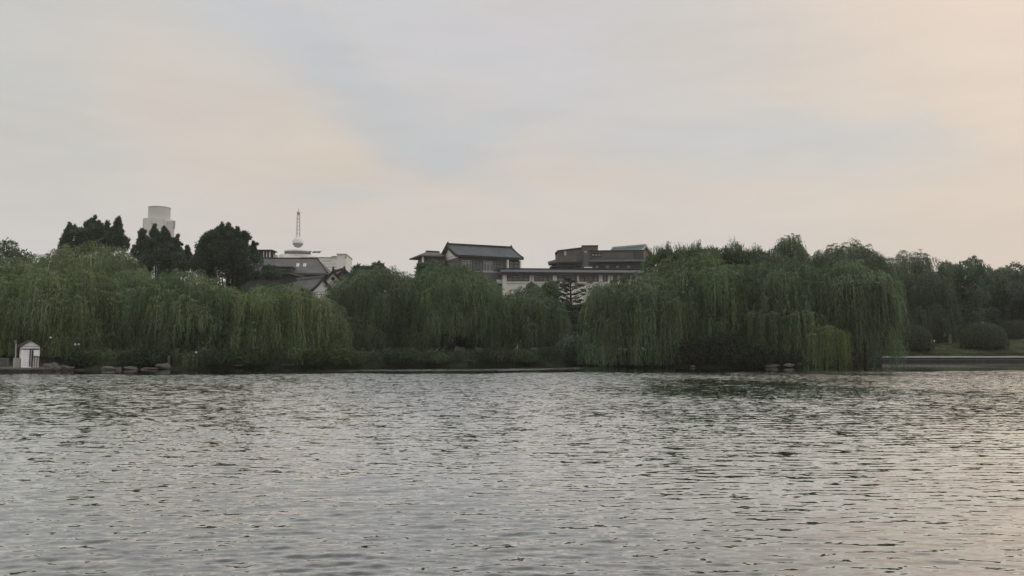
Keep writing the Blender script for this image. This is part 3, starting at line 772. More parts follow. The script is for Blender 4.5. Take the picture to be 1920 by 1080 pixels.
def rock(label, px, py, w, h, Y, seed, mat=M_STONE, group='rocks along the water'):
    rng = np.random.default_rng(seed); cx = wx(px, Y); a = w / 2 * Y / F; c = h / 2 * Y / F; zt = wz(py - h / 2, Y); zc = zt - c
    import bmesh
    bm = bmesh.new(); bmesh.ops.create_icosphere(bm, subdivisions=3, radius=1)
    ph = rng.uniform(0, 6, 6)
    for v in bm.verts:
        q = v.co
        k = 1 + .16 * math.sin(q.x * 3 + ph[0]) * math.sin(q.y * 3.3 + ph[1]) + .13 * math.sin(q.z * 4.1 + q.x * 2 + ph[2]) + .06 * math.sin(q.x * 9 + ph[3]) * math.sin(q.z * 8 + ph[4])
        q *= k
        q.z = max(-.8, min(.80 + .22 * q.x * math.sin(ph[5]) + .1 * math.sin(q.x * 4 + ph[1]), q.z))
    me = bpy.data.meshes.new('rock'); bm.to_mesh(me); bm.free(); me.materials.append(mat)
    o = link('rock', me); o.location = (cx, Y, zc); o.scale = (a, max(a * .6, .3), max(c * 1.1, .15) if zc - c < .1 else c * 1.1)
    # let it reach down into the bank or water
    o.location.z = zt - o.scale.z * .85
    tag(o, label, 'rock', group)
M_ROCKB = simple('boulder', (.10, .095, .082), .9, .4, 2.5, .9, 6)
rock('large rounded boulder right of the white shed', 98, 690, 34, 20, 63.5, 1, M_ROCKB)
rock('smaller pale-topped boulder at the end of the shed platform', 122, 692, 24, 13, 64, 2, M_ROCKB)
rock('small pale rock at the left end of the flat rock row', 150, 695, 20, 5, 65.6, 3, M_DARKSTONE)
rock('low pale rock with a hump in the flat rock row', 204, 691, 24, 9, 66.5, 4)
rock('flat rock right of the humped pale rock', 222, 692, 18, 7, 66.8, 5, M_ROCKB)
rock('wide flat rock in the middle of the flat rock row', 247, 691, 26, 8, 67.2, 6, M_ROCKB)
rock('long flat rock left of the stone post', 280, 692, 34, 6, 67.6, 7, M_ROCKB)
rock('jagged rock at the foot of the stone post', 308, 687, 26, 12, 68.2, 8, M_ROCKB)
rock('low flat rock on the shore below the largest evergreen', 446, 685, 22, 4, 71.5, 9)
rock('low flat rock on the shore below the white rooftop building', 538, 684, 24, 3, 73.2, 10)
rock('low flat rock on the shore below the tiled gable wall', 596, 682, 16, 3, 74.6, 11)
rock('low flat rock on the shore of the middle bank below the pavilion', 880, 676, 20, 3, 80, 12, M_ROCKB)
rock('pale wedge-shaped rock on the island shore below the low hanging curtain', 1446, 686, 30, 7, 73.6, 13)
rock('pale rounded rock on the island shore left of the yellow-green bush', 1478, 685, 18, 7, 73.8, 14)
rock('small pale rock on the island shore under the left willows', 1298, 687, 9, 5, 74, 15)
rock('dark rock on the island shore just left of the yellow-green bush', 1496, 683, 12, 8, 74.3, 16, M_ROCKB)

def post():
    x, y, _ = at(315, 675, 69.6); g0 = gz(x, y)
    o = MB().lathe([(.15, -.3), (.14, .3), (.12, wz(667, 69.6) - g0 - .08), (.125, wz(667, 69.6) - g0)], 10).build('stone_post', M_STONE); o.location = (x, y, g0)
    o.rotation_euler = (0, R(4), 0); tag(o, 'short pale stone post standing on the rocks of the left bank', 'post')
post()

# shed on its platform
def shed():
    Y = 63; px = Y / F
    plat = thing('stone_platform', 'low dark stone platform under the white shed at the left edge', 'platform', (wx(30, 62), 62, 0))
    MB().box(-8, 2.35, -.3, 4, -.9, .16).build('base_wall', M_DARKSTONE, plat)
    MB().box(-8.1, 2.4, -.38, 4, .165, .29).build('deck_slab', simple('platform_slab', (.12, .117, .105), .9, .2, 2), plat, bevel=.02)
    g0 = .29
    cx = wx(58, Y); root = thing('garden_shed', 'small white shed with dark gable roof standing on the stone platform by the water', 'shed', (cx, Y, g0), R(41))
    w = .57; d = 1.0; he = 1.68; ha = 2.05                # front faces local -y
    body = MB().box(-w, w, 0, d, 0, he)
    body.build('wall', M_WOODWHITE, root)
    MB().prism([(-w - .001, he), (w + .001, he), (0, ha)], -.02, d, 'y').build('gable', M_WOODWHITE, root)
    for sx in (-1, 1):
        rp = [(0, ha + .09), (0, ha + .02), (sx * (w + .28), he - .13), (sx * (w + .28), he - .05)]
        MB().prism(rp, -.22, d + .3, 'y').build('roof_slope', M_WOODDARK, root)
    MB().box(-w - .04, w + .04, -.05, -.003, he - .28, he - .2).build('trim_board', M_FRAMEDARK, root)
    MB().box(-w - .04, w + .04, -.06, -.003, he - .06, he + .0).build('trim_board', M_PALE, root)
    for sx in (-1, 1): MB().box(sx * w - .05, sx * w + .05, -.04, .04, 0, he - .07).build('corner_board', M_WOODWHITE, root)
    MB().box(-w + .5, -w + .57, -.05, -.003, 0, 1.38).build('door_post', M_WOODDARK, root)
    MB().box(-w + .64, -w + .73, -.09, -.003, -.02, 1.34).build('door_post', M_WOODDARK, root)
    MB().box(-w + .5, w - .1, -.05, -.002, 1.38, 1.41).build('lintel', M_WOODDARK, root)
    MB().box(-w + .78, w - .08, -.06, -.003, .92, 1.36).build('shutter', M_WOODWHITE, root)
    MB().box(-w, w + .02, -.08, -.003, -.01, .06).build('skirting', M_WOODWHITE, root)
    rail = MB().box(-w + .7, w + .05, -.16, -.1, .80, .87).build('railing', M_WOODDARK, root)
    for k in range(5):
        MB().box(-w + .82 + k * .16, -w + .86 + k * .16, -.15, -.11, .0, .8).build('baluster', M_WOODDARK, rail)
    for k in range(7): MB().box(-w, w, -.012, -.002, .2 + k * .2, .21 + k * .2).build('board_seam', M_PALE, root)
    # lean-to side with a post
    MB().box(-w - .42, -w - .34, .3, .38, 0, 1.9).build('side_post', M_PALE, root)
    MB().box(-w - .40, -w - .04, .35, 1.1, 0, .75).build('side_panel', M_PALE, root)
    MB().box(-w + .02 - .5, -w - .35 + .0, .26, .5, 1.9, 2.15).build('chimney', M_GREYWALL, root)
    MB().box(w + .003, w + .06, .2, 1.1, .9, 1.4).build('side_window', M_FRAMEDARK, root)
    f = thing('low_fence', 'low grey panel fence at the left edge beside the white shed', 'fence', (wx(-4, 64.5), 64.5, .29))
    for k in range(9): MB().box(-1.2 + k * .24, -1.2 + k * .24 + .2, 0, .05, 0, .72).build('slat', M_GREYWALL, f)
    MB().box(-1.25, 1.0, -.04, -.002, .6, .68).build('rail', M_GREYWALL, f)
shed()

# white garden lamps glimpsed between the leaves
lamps = [(95, 633, 67, 'left of the pair of lamps above the boulders'), (141, 646, 67.5, 'left one of the pair above the boulders'), (147.5, 646, 68.5, 'right one of the pair above the boulders'), (368, 661, 68.5, 'below the long willow curtains'),
         (1843, 604.5, 112, 'just over the top of the large clipped dome bush'), (1807, 621, 108.5, 'left of the large clipped dome bush')]
for px, py, Y, w in lamps:
    x, y, z = at(px, py, Y); g0 = gz(x, y)
    t = thing('garden_lamp', 'small white globe lamp, ' + w, 'lamp', (x, y, g0), group='garden lamps among the trees')
    MB().tube([(0, 0, -.2), (0, 0, z - g0 - .1)], .03, 6).build('post', M_WOODDARK, t)
    MB().lathe([(.02, z - g0 - .1), (.08, z - g0 - .05), (.1, z - g0), (.07, z - g0 + .06), (.02, z - g0 + .09)], 12).build('globe', M_FRAME, t, True)

# pillar, white stone and person on the lawn
x, y, _ = at(1780.5, 640, 113); g0 = gz(x, y)
p = MB().box(-.2, .2, -.2, .2, -.2, wz(627, 113) - g0).build('stone_pillar', simple('pillar_stone', (.2, .2, .17), .9, .15), bevel=.02); p.location = (x, y, g0)
tag(p, 'short grey stone pillar standing on the crest of the lawn', 'pillar')
M_WHITESTONE = simple('white_stone', (.7, .7, .68), .8, .08)
rock('low white stone on the lawn right of the left clipped bush', 1748, 640, 9, 5, 110, 21, M_WHITESTONE, None)

def person():
    x, y, _ = at(1770.5, 640, 114.5); g0 = gz(x, y); ztop = wz(631.5, 114.5)
    root = thing('person', 'person in a white top leaning forward on the lawn beside the stone pillar', 'person', (x, y, g0), R(160))
    s = 1.0
    V = [(0, 0, .95), (0, -.02, 1.12), (0, -.06, 1.3), (0, -.1, 1.43), (0, -.13, 1.5), (0, -.15, 1.6), (0, -.16, 1.68),
         (.1, 0, .88), (.11, -.03, .5), (.11, .03, .08), (.11, -.12, .04), (-.1, 0, .88), (-.11, -.03, .5), (-.11, .03, .08), (-.11, -.12, .04),
         (.18, -.1, 1.38), (.24, -.14, 1.12), (.2, -.32, .98), (-.18, -.1, 1.38), (-.24, -.12, 1.12), (-.2, -.3, .98)]
    E = [(0, 1), (1, 2), (2, 3), (3, 4), (4, 5), (5, 6), (0, 7), (7, 8), (8, 9), (9, 10), (0, 11), (11, 12), (12, 13), (13, 14), (3, 15), (15, 16), (16, 17), (3, 18), (18, 19), (19, 20)]
    rad = [.14, .13, .15, .1, .06, .095, .07, .09, .065, .045, .035, .09, .065, .045, .035, .06, .045, .035, .06, .045, .035]
    zoff = 0
    me = bpy.data.meshes.new('body'); me.from_pydata([(a, b, c + zoff) for a, b, c in V], E, [])
    o = link('body', me, root); me.materials.append(simple('skin_and_trousers', (.06, .055, .05), .8))
    md = o.modifiers.new('skin', 'SKIN'); o.modifiers.new('sub', 'SUBSURF').levels = 1
    me.skin_vertices[0].data[0].use_root = True
    for i, r in enumerate(rad): me.skin_vertices[0].data[i].radius = (r, r * .85)
    MB().lathe([(.17, .88), (.185, 1.05), (.2, 1.25), (.19, 1.38), (.08, 1.47)], 14).build('shirt', M_WHITESTONE, root, True)
    MB().lathe([(.06, 1.56), (.115, 1.6), (.12, 1.68), (.08, 1.76), (.02, 1.78)], 12, 0, -.14).build('hair', M_FRAMEDARK, root, True)
person()

# ------------------------------------------------------------------ buildings
def window(root, x0, x1, z0, z1, y, cols=3, frame=M_FRAME, pane=M_GLASS, rowsz=(.72,), fr=.09, axis='front', xfix=None):
    m = MB()
    bars = [x0 + (x1 - x0) * k / cols for k in range(cols + 1)]
    def bx(a, b, c, d, e0, e1):
        if axis == 'front': return (a, b, y - e1, y - e0, c, d)
        return (y - e1, y - e0, a, b, c, d)
    for b in bars: m.box(*bx(max(x0, b - fr / 2), min(x1, b + fr / 2), z0, z1, -.04, .06))
    for zz in [z0, z1 - fr] + [z0 + (z1 - z0) * q for q in rowsz]: m.box(*bx(x0 + .001, x1 - .001, zz, zz + fr, -.038, .057))
    w = m.build('window', frame, root)
    for k in range(cols):
        MB().box(*bx(bars[k], bars[k + 1], z0, z1, -.02, .01)).build('pane', pane, w)
    return w
def gable_roof(root, x0, x1, half, zr, ze, over=.5, th=.28, mat=M_ROOF, gable_mat=M_PALE, trim=M_ROOFTRIM, ridge=True, gables=True, finial=True, curve=.12):
    # ridge along x at y=0
    slope = []
    for sy in (-1, 1):
        m = MB(); K = 6; prof_t = []; prof_b = []
        for k in range(K + 1):
            t = k / K; yy = sy * t * (half + over); zz = zr + (ze - zr) * t - curve * math.sin(math.pi * t) * (zr - ze) * .5
            prof_t.append((yy, zz)); prof_b.append((yy, zz - th))
        m.prism(prof_t + prof_b[::-1], x0 - over, x1 + over, 'x')
        m.build('roof_slope', mat, root)
        MB().box(x0 - over - .02, x1 + over + .02, min(sy * (half + over), sy * (half + over + .08)), max(sy * (half + over), sy * (half + over + .08)), ze - th - .12, ze + .02).build('eave_board', trim, root)
    for xx in (x0 - over - .1, x1 + over - .1):
        for sy in (-1, 1):
            K = 6; a = [(sy * (k / K) * (half + over), zr + (ze - zr) * k / K - curve * math.sin(math.pi * k / K) * (zr - ze) * .5) for k in range(K + 1)]
            MB().prism([(p_[0], p_[1] + .14) for p_ in a] + [(p_[0], p_[1] - th - .12) for p_ in a[::-1]], xx, xx + .2, 'x').build('verge', trim, root)
    if ridge:
        MB().box(x0 - over, x1 + over, -.16, .16, zr - .05, zr + .3).build('ridge', trim, root)
    if finial:
        for xx in (x0 - over + .1, x1 + over - .3):
            MB().add([(xx, -.12, zr + .28), (xx + .25, -.12, zr + .28), (xx + .18, -.12, zr + .55), (xx + .05, -.12, zr + .55), (xx, .12, zr + .28), (xx + .25, .12, zr + .28), (xx + .18, .12, zr + .55), (xx + .05, .12, zr + .55)],
                     [(0, 1, 2, 3), (7, 6, 5, 4), (0, 4, 5, 1), (1, 5, 6, 2), (2, 6, 7, 3), (3, 7, 4, 0)]).build('finial', trim, root)
    if gables:
        for xx in (x0, x1 - .2):
            MB().prism([(-half, ze - th - .1), (half, ze - th - .1), (0, zr - th - .05)], xx, xx + .2, 'x').build('gable', gable_mat, root)

G = 1.3
def pavilion():
    # long axis turned 24 degrees away from the picture plane
    ang = R(24); x, y = wx(842, 142), 142.0
    root = thing('main_hall', 'large hall with dark tiled gable roof and long white windowed wing behind the willows', 'building', (x, y, G), ang)
    zr = wz(459, 142) - G; ze = wz(478, 137.6) - G; half = 4.4; Ln = 11.6
    gable_roof(root, 0, Ln, half, zr, ze, .55, .25, gable_mat=M_WHITE)
    MB().box(0, Ln, -half, half, 0, ze - .35).build('wall', M_GREYWALL, root)
    zt = ze - .55
    # window band on the front and corner bay at the right
    MB().box(.6, Ln - 2.8, -half - .06, -half - .003, zt - 2.25, zt - 2.0).build('sill_band', M_PALE, root)
    for k in range(4):
        window(root, .7 + k * 2.0, .7 + k * 2.0 + 1.8, zt - 2.0, zt - .3, -half - .01, 3, M_FRAMEDARK if k % 2 else M_FRAME, M_GLASS)
    MB().box(Ln - 2.55, Ln + .12, -half - .62, -half - .003, zt - 2.75, zt - 2.2).build('bay_sill', M_WHITE, root)
    for xx in (Ln - 2.55, Ln - .12): MB().box(xx, xx + .24, -half - .6, -half - .003, zt - 2.2, zt + .1).build('column', M_WHITE, root)
    window(root, Ln - 2.25, Ln - .2, zt - 2.15, zt - .1, -half - .4, 2, M_FRAMEDARK, M_GLASS, fr=.16)
    MB().box(Ln - 4.4, Ln - 2.6, -half - .35, -half - .004, zt - 4.1, zt - 3.45).build('balcony_edge', M_WHITE, root)
    for k in range(5): MB().box(-.03, -.002, -half + .4, half - .4, zt - 3 + k * .9, zt - 2.97 + k * .9).build('wall_groove', M_GREYWALL, root)
    # left lower part with its own small roof
    lz = wz(474, 146) - G
    m = MB(); x0, x1 = -4.6, -.56; yb0, yb1 = 1.2, 6.8; e = lz - 1.0
    m.add([(x0 - .6, yb0 - .6, e), (x1, yb0 - .6, e), (x1, yb1 + .6, e), (x0 - .6, yb1 + .6, e), (x0 + 1.6, 4, lz), (x1, 4, lz),
           (x0 - .6, yb0 - .6, e - .22), (x1, yb0 - .6, e - .22), (x1, yb1 + .6, e - .22), (x0 - .6, yb1 + .6, e - .22)],
          [(0, 1, 5, 4), (1, 2, 5), (2, 3, 4, 5), (3, 0, 4), (0, 6, 7, 1), (1, 7, 8, 2), (2, 8, 9, 3), (3, 9, 6, 0), (9, 8, 7, 6)])
    m.build('side_roof', M_ROOFBROWN, root)
    MB().box(x0 + 1.5, x1, 3.85, 4.15, lz - .06, lz + .22).build('ridge', M_ROOFTRIM, root)
    MB().box(x0 + .9, x1, yb0, yb1, 0, e - .24).build('side_wall', M_GREYWALL, root)
    MB().box(x0 - .1, x0 + .2, yb0 - .1, yb0 + .2, 0, e - .23).build('column', M_WHITE, root)
    MB().box(x0 - .1, x0 + .9, yb0 + .02, yb0 + .2, 0, e - 3.0).build('side_parapet', M_PALE, root)
    # wing
    Yw = 137.0
    from mathutils import Matrix
    wing = MB()
    inv = Matrix.Rotation(-ang, 3, 'Z')
    def loc(px, Y): 
        from mathutils import Vector
        return inv @ Vector((wx(px, Y) - x, Y - y, 0))
    # wing axis: nearly parallel to the picture plane
    def add_part(mb, name, mat, par=root):
        o = mb.build(name, mat, par); o.rotation_euler = (0, 0, -ang + R(3.5)); 
        l0 = loc(943, Yw); o.location = (l0.x, l0.y, 0); return o
    sc = Yw / F
    def X(px): return (px - 943) * sc
    z_ = lambda py: wz(py, Yw) - G
    Lw = X(1215)
    add_part(MB().box(0, Lw, .3, 9, 0, z_(512)), 'wing_wall', M_WHITE)
    # sloping wing roof
    add_part(MB().prism([(-.9, z_(513.5)), (-.9, z_(510.5)), (.9, z_(506)), (3.6, z_(501.3)), (8, z_(501.3)), (8, z_(513.5))], -.4, Lw + .5, 'x'), 'wing_roof', M_ROOF)
    add_part(MB().box(-.5, Lw + .6, 3.4, 3.9, z_(501.2), z_(499)), 'wing_ridge', M_ROOFTRIM)
    add_part(MB().box(-.45, Lw + .55, -.98, -.903, z_(514.6), z_(511)), 'wing_eave', M_ROOFTRIM)
    add_part(MB().box(-.05, Lw, .1, .298, z_(530.5), z_(527.5)), 'sill_band', M_WHITE)
    for a, b in ((943, 950), (993.5, 996.5), (998.5, 1001.5), (1037, 1045), (1083, 1087), (1125, 1132), (1142, 1146), (1148, 1152), (1160, 1166), (1185, 1192)):
        add_part(MB().box(X(a), X(b), -.02, .297, 0, z_(514)), 'column', M_WHITE)
    for a, b, c in ((951.5, 992, 4), (1003, 1036, 4), (1047, 1082, 3), (1089, 1124, 4), (1133.5, 1141, 1), (1153, 1159, 1), (1168, 1184, 2)):
        mm = MB()
        n_ = c; x0_, x1_ = X(a), X(b); z0, z1 = z_(527), z_(516)
        bars = [x0_ + (x1_ - x0_) * k / n_ for k in range(n_ + 1)]
        for b_ in bars: mm.box(b_ - .05, b_ + .05, .16, .298, z0, z1)
        mm.box(x0_, x1_, .161, .297, z0, z0 + .1); mm.box(x0_, x1_, .161, .297, z1 - .1, z1); mm.box(x0_, x1_, .162, .296, z1 - .42, z1 - .34)
        w = add_part(mm, 'window', M_FRAMEDARK)
        for k in range(n_):
            q = MB().box(bars[k] + .05, bars[k + 1] - .05, .22, .28, z0 + .1, z1 - .1).build('pane', M_GLASS if (k + int(a)) % 3 else M_CURTAIN, w)
pavilion()

def right_block():
    Y = 152.0; sc = Y / F; x0w = wx(1120, Y)
    root = thing('stepped_building', 'dark grey stepped flat-roofed building with eaves right of the hall', 'building', (x0w, Y, G), R(-4))
    X = lambda px: (px - 1120) * sc; Z = lambda py: wz(py, Y) - G
    # left polygonal block, stepped top rising to the right
    MB().prism([(X(1046), 0), (X(1092), 0), (X(1092), Z(465.5)), (X(1074), Z(467.5)), (X(1060), Z(469)), (X(1046), Z(470.5))], -1.0, 8, 'y').build('left_block', M_GREYWALL, root)
    MB().prism([(X(1041.5), Z(475)), (X(1047), Z(470)), (X(1092), Z(464.8)), (X(1092), Z(466)), (X(1048), Z(472))], -1.35, 8.2, 'y').build('parapet', M_ROOFTRIM, root)
    MB().box(X(1042), X(1046) - .003, .5, 4, 0, Z(477)).build('side_bay', M_PALE, root)
    MB().box(X(1092) + .003, X(1122), -1.4, 7, 0, Z(463)).build('stair_tower', M_GREYWALL, root)
    MB().box(X(1091.6), X(1122.6), -1.6, 7.2, Z(463) + .002, Z(461.6)).build('tower_cap', M_ROOFTRIM, root)
    MB().box(X(1095), X(1105), -2.3, -1.402, 0, Z(475)).build('shaft', M_GREYWALL, root)
    MB().box(X(1096.5), X(1101), -2.34, -2.303, Z(475.6), Z(474.2)).build('lamp_panel', M_WHITE, root)
    MB().box(X(1105) + .003, X(1206), -1.6, 7, 0, Z(473)).build('right_block', M_GREYWALL, root)
    MB().box(X(1104.5), X(1206.5), -1.8, 7.2, Z(473) + .002, Z(471.4)).build('parapet', M_ROOFTRIM, root)
    MB().box(X(1187), X(1206.2), -1.7, -1.602, Z(489), Z(475.5)).build('dark_bay', M_DARKWALL, root)
    # eave roofs
    def eave(a, b, yb, yt, out, nm='eave_roof'):
        MB().prism([(-1.6, Z(yt)), (-out, Z(yb - 1)), (-out, Z(yb)), (-1.6, Z(yb))], X(a), X(b), 'x').build(nm, M_ROOF, root)
        MB().box(X(a) - .03, X(b) + .03, -out - .07, -out - .002, Z(yb + .6), Z(yb - 1.4)).build('eave_edge', M_ROOFPALE, root)
    eave(1105.5, 1208, 493, 488.5, 2.9)
    MB().box(X(1112), X(1206), -1.7, -1.604, Z(506), Z(496)).build('dark_band', M_DARKWALL, root)  # darker slab below the eave, standing slightly proud of the wall
    # polygonal eave at left
    def poly_roof(cx, cy, r0, z0, r1, z1, n=8, nm='eave_roof', mat=M_ROOF):
        vs_ = [(cx + r0 * math.cos(6.283 * (k + .5) / n), cy + r0 * math.sin(6.283 * (k + .5) / n), z0) for k in range(n)]
        vs_ += [(cx + r1 * math.cos(6.283 * (k + .5) / n), cy + r1 * math.sin(6.283 * (k + .5) / n), z1) for k in range(n)]
        vs_ += [(v[0], v[1], z0 - .25) for v in vs_[:n]]
        fs = [(k, (k + 1) % n, (k + 1) % n + n, k + n) for k in range(n)] + [(k + 2 * n, (k + 1) % n + 2 * n, (k + 1) % n, k) for k in range(n)] + [tuple(range(n, 2 * n)), tuple(range(3 * n - 1, 2 * n - 1, -1))]
        MB().add(vs_, fs).build(nm, mat, root)
    poly_roof(X(1066), 1.6, 4.1, Z(491.5), 2.6, Z(487), nm='octagon_roof')
    for k in range(8):
        a = 6.283 * (k + .5) / 8
        MB().tube([(X(1066) + 2.55 * math.cos(a), 1.6 + 2.55 * math.sin(a), Z(486.6)), (X(1066) + 4.12 * math.cos(a), 1.6 + 4.12 * math.sin(a), Z(491))], .11, 6).build('hip_ridge', M_ROOFPALE, root)
    MB().lathe([(3.1, 0), (3.1, Z(493))], 8, X(1066), 1.6).build('octagon_wall', M_DARKWALL, root)
    poly_roof(X(1066), 1.6, 3.8, Z(499), 3.12, Z(497), nm='lower_roof', mat=M_ROOFTRIM)
    for a, b, c, yb, yt in ((1110, 1127.5, 3, 483.8, 476), (1135, 1153.5, 4, 484.5, 478), (1158.5, 1170.5, 3, 486, 479), (1177, 1186, 2, 483.5, 478.5)):
        window(root, X(a), X(b), Z(yb), Z(yt), -1.61, c, M_FRAMEDARK if a < 1130 else M_GREYWALL, M_CURTAIN if a < 1175 else M_GLASS, fr=.2 if a < 1130 else .22, rowsz=() if a < 1130 else (.35,))
    for px in (1117, 1136, 1155, 1175):
        window(root, X(px), X(px + 6), Z(505), Z(499.5), -1.71, 1, M_GREYWALL, M_CURTAIN, rowsz=())
    MB().box(X(1058.5), X(1063), -1.1, -1.003, Z(479.5), Z(470.6)).build('vent_panel', M_FRAME, root)
    MB().box(X(1096), X(1111), -2.6, -2.303, Z(504.5), Z(503)).build('white_ledge', M_WHITE, root)
right_block()

def green_roof_house():
    Y = 166.0; x, y = wx(1153, Y + 4), Y + 4
    root = thing('green_roofed_house', 'house with blue-green gable roof and pink gable behind the stepped building', 'building', (x, y, G), R(-38))
    z = wz(465.5, Y + 4) - G; Ln = 7.3
    gable_roof(root, 0, Ln, 3.0, z, z - 2.1, .35, .2, M_GREENROOF, M_PINK, M_PALE, ridge=True, finial=False, curve=.05)
    MB().box(.02, Ln - .02, -3.0, 3.0, 0, z - 2.4).build('wall', M_GREYWALL, root)
green_roof_house()

def left_cluster():
    Y = 135.0; sc = Y / F
    x, y = wx(478, Y), Y
    root = thing('hall_with_skylights', 'low building with broad brown-grey roof, two skylights and a dormer above the left willows', 'building', (x, y, G), R(3))
    X = lambda px: (px - 478) * sc; Z = lambda py, d=0: wz(py, Y + d) - G
    # hipped roof
    zr = Z(484.5); ze = Z(511, -5); x1r = X(591); x1e = X(620)
    MB().add([(X(455), -5, ze), (x1e, -5, ze), (x1e, 6, ze), (X(455), 6, ze), (X(462), 0, zr), (x1r, 0, zr), (X(455), -5, ze - .3), (x1e, -5, ze - .3), (x1e, 6, ze - .3), (X(455), 6, ze - .3)],
             [(0, 1, 5, 4), (1, 2, 5), (2, 3, 4, 5), (3, 0, 4), (6, 7, 1, 0), (7, 8, 2, 1), (8, 9, 3, 2), (9, 6, 0, 3), (9, 8, 7, 6)]).build('roof', M_ROOFBROWN, root)
    MB().tube([(X(462), 0, zr + .06), (x1r, 0, zr + .06)], .12, 6).build('ridge', M_ROOFTRIM, root)
    MB().tube([(x1r, 0, zr + .06), (x1e, -5, ze + .06)], .1, 6).build('hip_ridge', M_ROOFTRIM, root)
    MB().box(X(457), X(617), -4.4, 5.4, 0, ze - .32).build('wall', M_DARKWALL, root)
    # slope plane: z at y=-t
    def zs(yy): return zr + (ze - zr) * (-yy / 5)
    for px in (559.5, 572):
        y0, y1 = -2.0, -2.95
        a, b = X(px - 2.6), X(px + 2.6); sh_ = .15
        f = MB().add([(a + sh_, y1, zs(y1) + .02), (b + sh_, y1, zs(y1) + .02), (b, y0, zs(y0) + .02), (a, y0, zs(y0) + .02), (a + sh_, y1, zs(y1) + .14), (b + sh_, y1, zs(y1) + .14), (b, y0, zs(y0) + .14), (a, y0, zs(y0) + .14)],
                 [(3, 2, 1, 0), (4, 5, 6, 7), (0, 1, 5, 4), (1, 2, 6, 5), (2, 3, 7, 6), (3, 0, 4, 7)]).build('skylight', M_WHITE, root)
        MB().add([(a + sh_ + .07, y1 + .07, zs(y1 + .07) + .145), (b + sh_ - .07, y1 + .07, zs(y1 + .07) + .145), (b - .07, y0 - .07, zs(y0 - .07) + .145), (a + .07, y0 - .07, zs(y0 - .07) + .145)], [(0, 1, 2, 3)]).build('pane', simple('skylight_glass', (.5, .5, .5), .2), f)
    # dormer
    MB().box(X(531), X(556), -5.3, -2.2, ze - .25, Z(501, -5)).build('dormer', M_DARKWALL, root)
    MB().box(X(528), X(559), -5.7, -1.8, Z(501, -5) + .003, Z(498.8, -5)).build('dormer_roof', M_ROOFPALE, root)
    window(root, X(534), X(553), Z(509, -5), Z(502.5, -5), -5.31, 3, M_FRAMEDARK, M_GLASS, rowsz=())
    # lower lean-to ridge running to the white gable
    MB().add([(X(556), -6.5, Z(511.5, -6)), (X(601), -9, Z(520.5, -9)), (X(601), -8, Z(520.5, -9)), (X(556), -5.5, Z(511.5, -6)), (X(556), -6.5, Z(513.5, -6)), (X(601), -9, Z(523, -9)), (X(601), -8, Z(523, -9)), (X(556), -5.5, Z(513.5, -6))],
             [(0, 1, 2, 3), (7, 6, 5, 4), (0, 4, 5, 1), (1, 5, 6, 2), (2, 6, 7, 3), (3, 7, 4, 0)]).build('low_ridge', M_ROOFPALE, root)
    # rooftop glass pavilion
    Y2 = 139.0; x2 = wx(490, Y2); t = thing('rooftop_pavilion', 'small glazed rooftop pavilion with flat dark roof above the brown-grey roof', 'pavilion', (x2, Y2, zr + G - 1.2), 0)
    s2 = Y2 / F; XX = lambda px: (px - 490) * s2; zb = zr + G - 1.2; ZZ = lambda py: wz(py, Y2) - zb
    MB().box(XX(471), XX(510), -1.2, 2, ZZ(471.2), ZZ(469.4)).build('roof', M_ROOFTRIM, t)
    MB().box(XX(473), XX(509), -.8, 1.8, 0, ZZ(483)).build('base', M_GREYWALL, t)
    MB().box(XX(478), XX(507), .6, 1.7, ZZ(483), ZZ(471.3)).build('core_wall', M_GREYWALL, t)
    for px in (486, 490.5, 496, 501.5, 508): MB().box(XX(px) - .13, XX(px) + .13, -.85, -.6, ZZ(483), ZZ(471.3)).build('post', M_FRAMEDARK, t)
    for a, b in ((491.5, 495), (497, 500.5), (502.5, 507)): MB().box(XX(a), XX(b), -.75, -.7, ZZ(483), ZZ(472)).build('pane', M_WHITE, t)
    MB().box(XX(471), XX(485), -1.1, .2, ZZ(477), ZZ(472)).build('side_box', M_WHITE, t)
    MB().box(XX(473), XX(476), -.9, .2, ZZ(483), ZZ(477.1)).build('side_leg', M_FRAMEDARK, t)
    MB().box(XX(478), XX(484), -.9, .2, ZZ(483), ZZ(477.1)).build('side_wall', M_WHITE, t)
    MB().box(XX(511.5), XX(516), -.8, .6, -.2, ZZ(478.5)).build('water_box', M_FRAME, t)
    # small tiled house in front, ridge running down to the right
    Y3 = 120.0; x3 = wx(602, Y3); r3 = thing('tiled_house', 'small house with fine grey tiles, its pale ridge ending at the white gable wall', 'building', (x3, Y3, G), R(-42))
    z3 = wz(520.5, Y3) - G
    gable_roof(r3, -6.5, 0, 2.2, z3, z3 - 2.2, .25, .2, tile_roof('fine_grey_tiles', (.13, .13, .125), .22), M_WHITE, M_ROOFTRIM, curve=.25, ridge=False, finial=False)
    MB().box(-6.7, .2, -.14, .14, z3 - .02, z3 + .32).build('ridge', M_ROOFPALE, r3)
    MB().box(-6.48, -.02, -2.1, 2.1, 0, z3 - 2.6).build('wall', M_WHITE, r3)
    # white gable behind it
    Y5 = 123.0; r5 = thing('white_gable_house', 'house end with white gable wall and broad curved dark verge below the brown-grey roof', 'building', (wx(622.5, Y5), Y5, G), R(-78))
    z5 = wz(506.5, Y5) - G
    gable_roof(r5, -5, 0, 1.75, z5, z5 - 2.0, .3, .3, M_ROOF, M_WHITE, M_ROOFTRIM, curve=.3)
    MB().box(-4.98, -.02, -1.6, 1.6, 0, z5 - 2.4).build('wall', M_WHITE, r5)
    m = MB(); m.lathe([(.3, -.03), (.3, .03)], 16)
    rv = m.build('round_vent', M_FRAMEDARK, r5); rv.rotation_euler = (0, R(90), 0); rv.location = (.03, 0, z5 - 1.35)
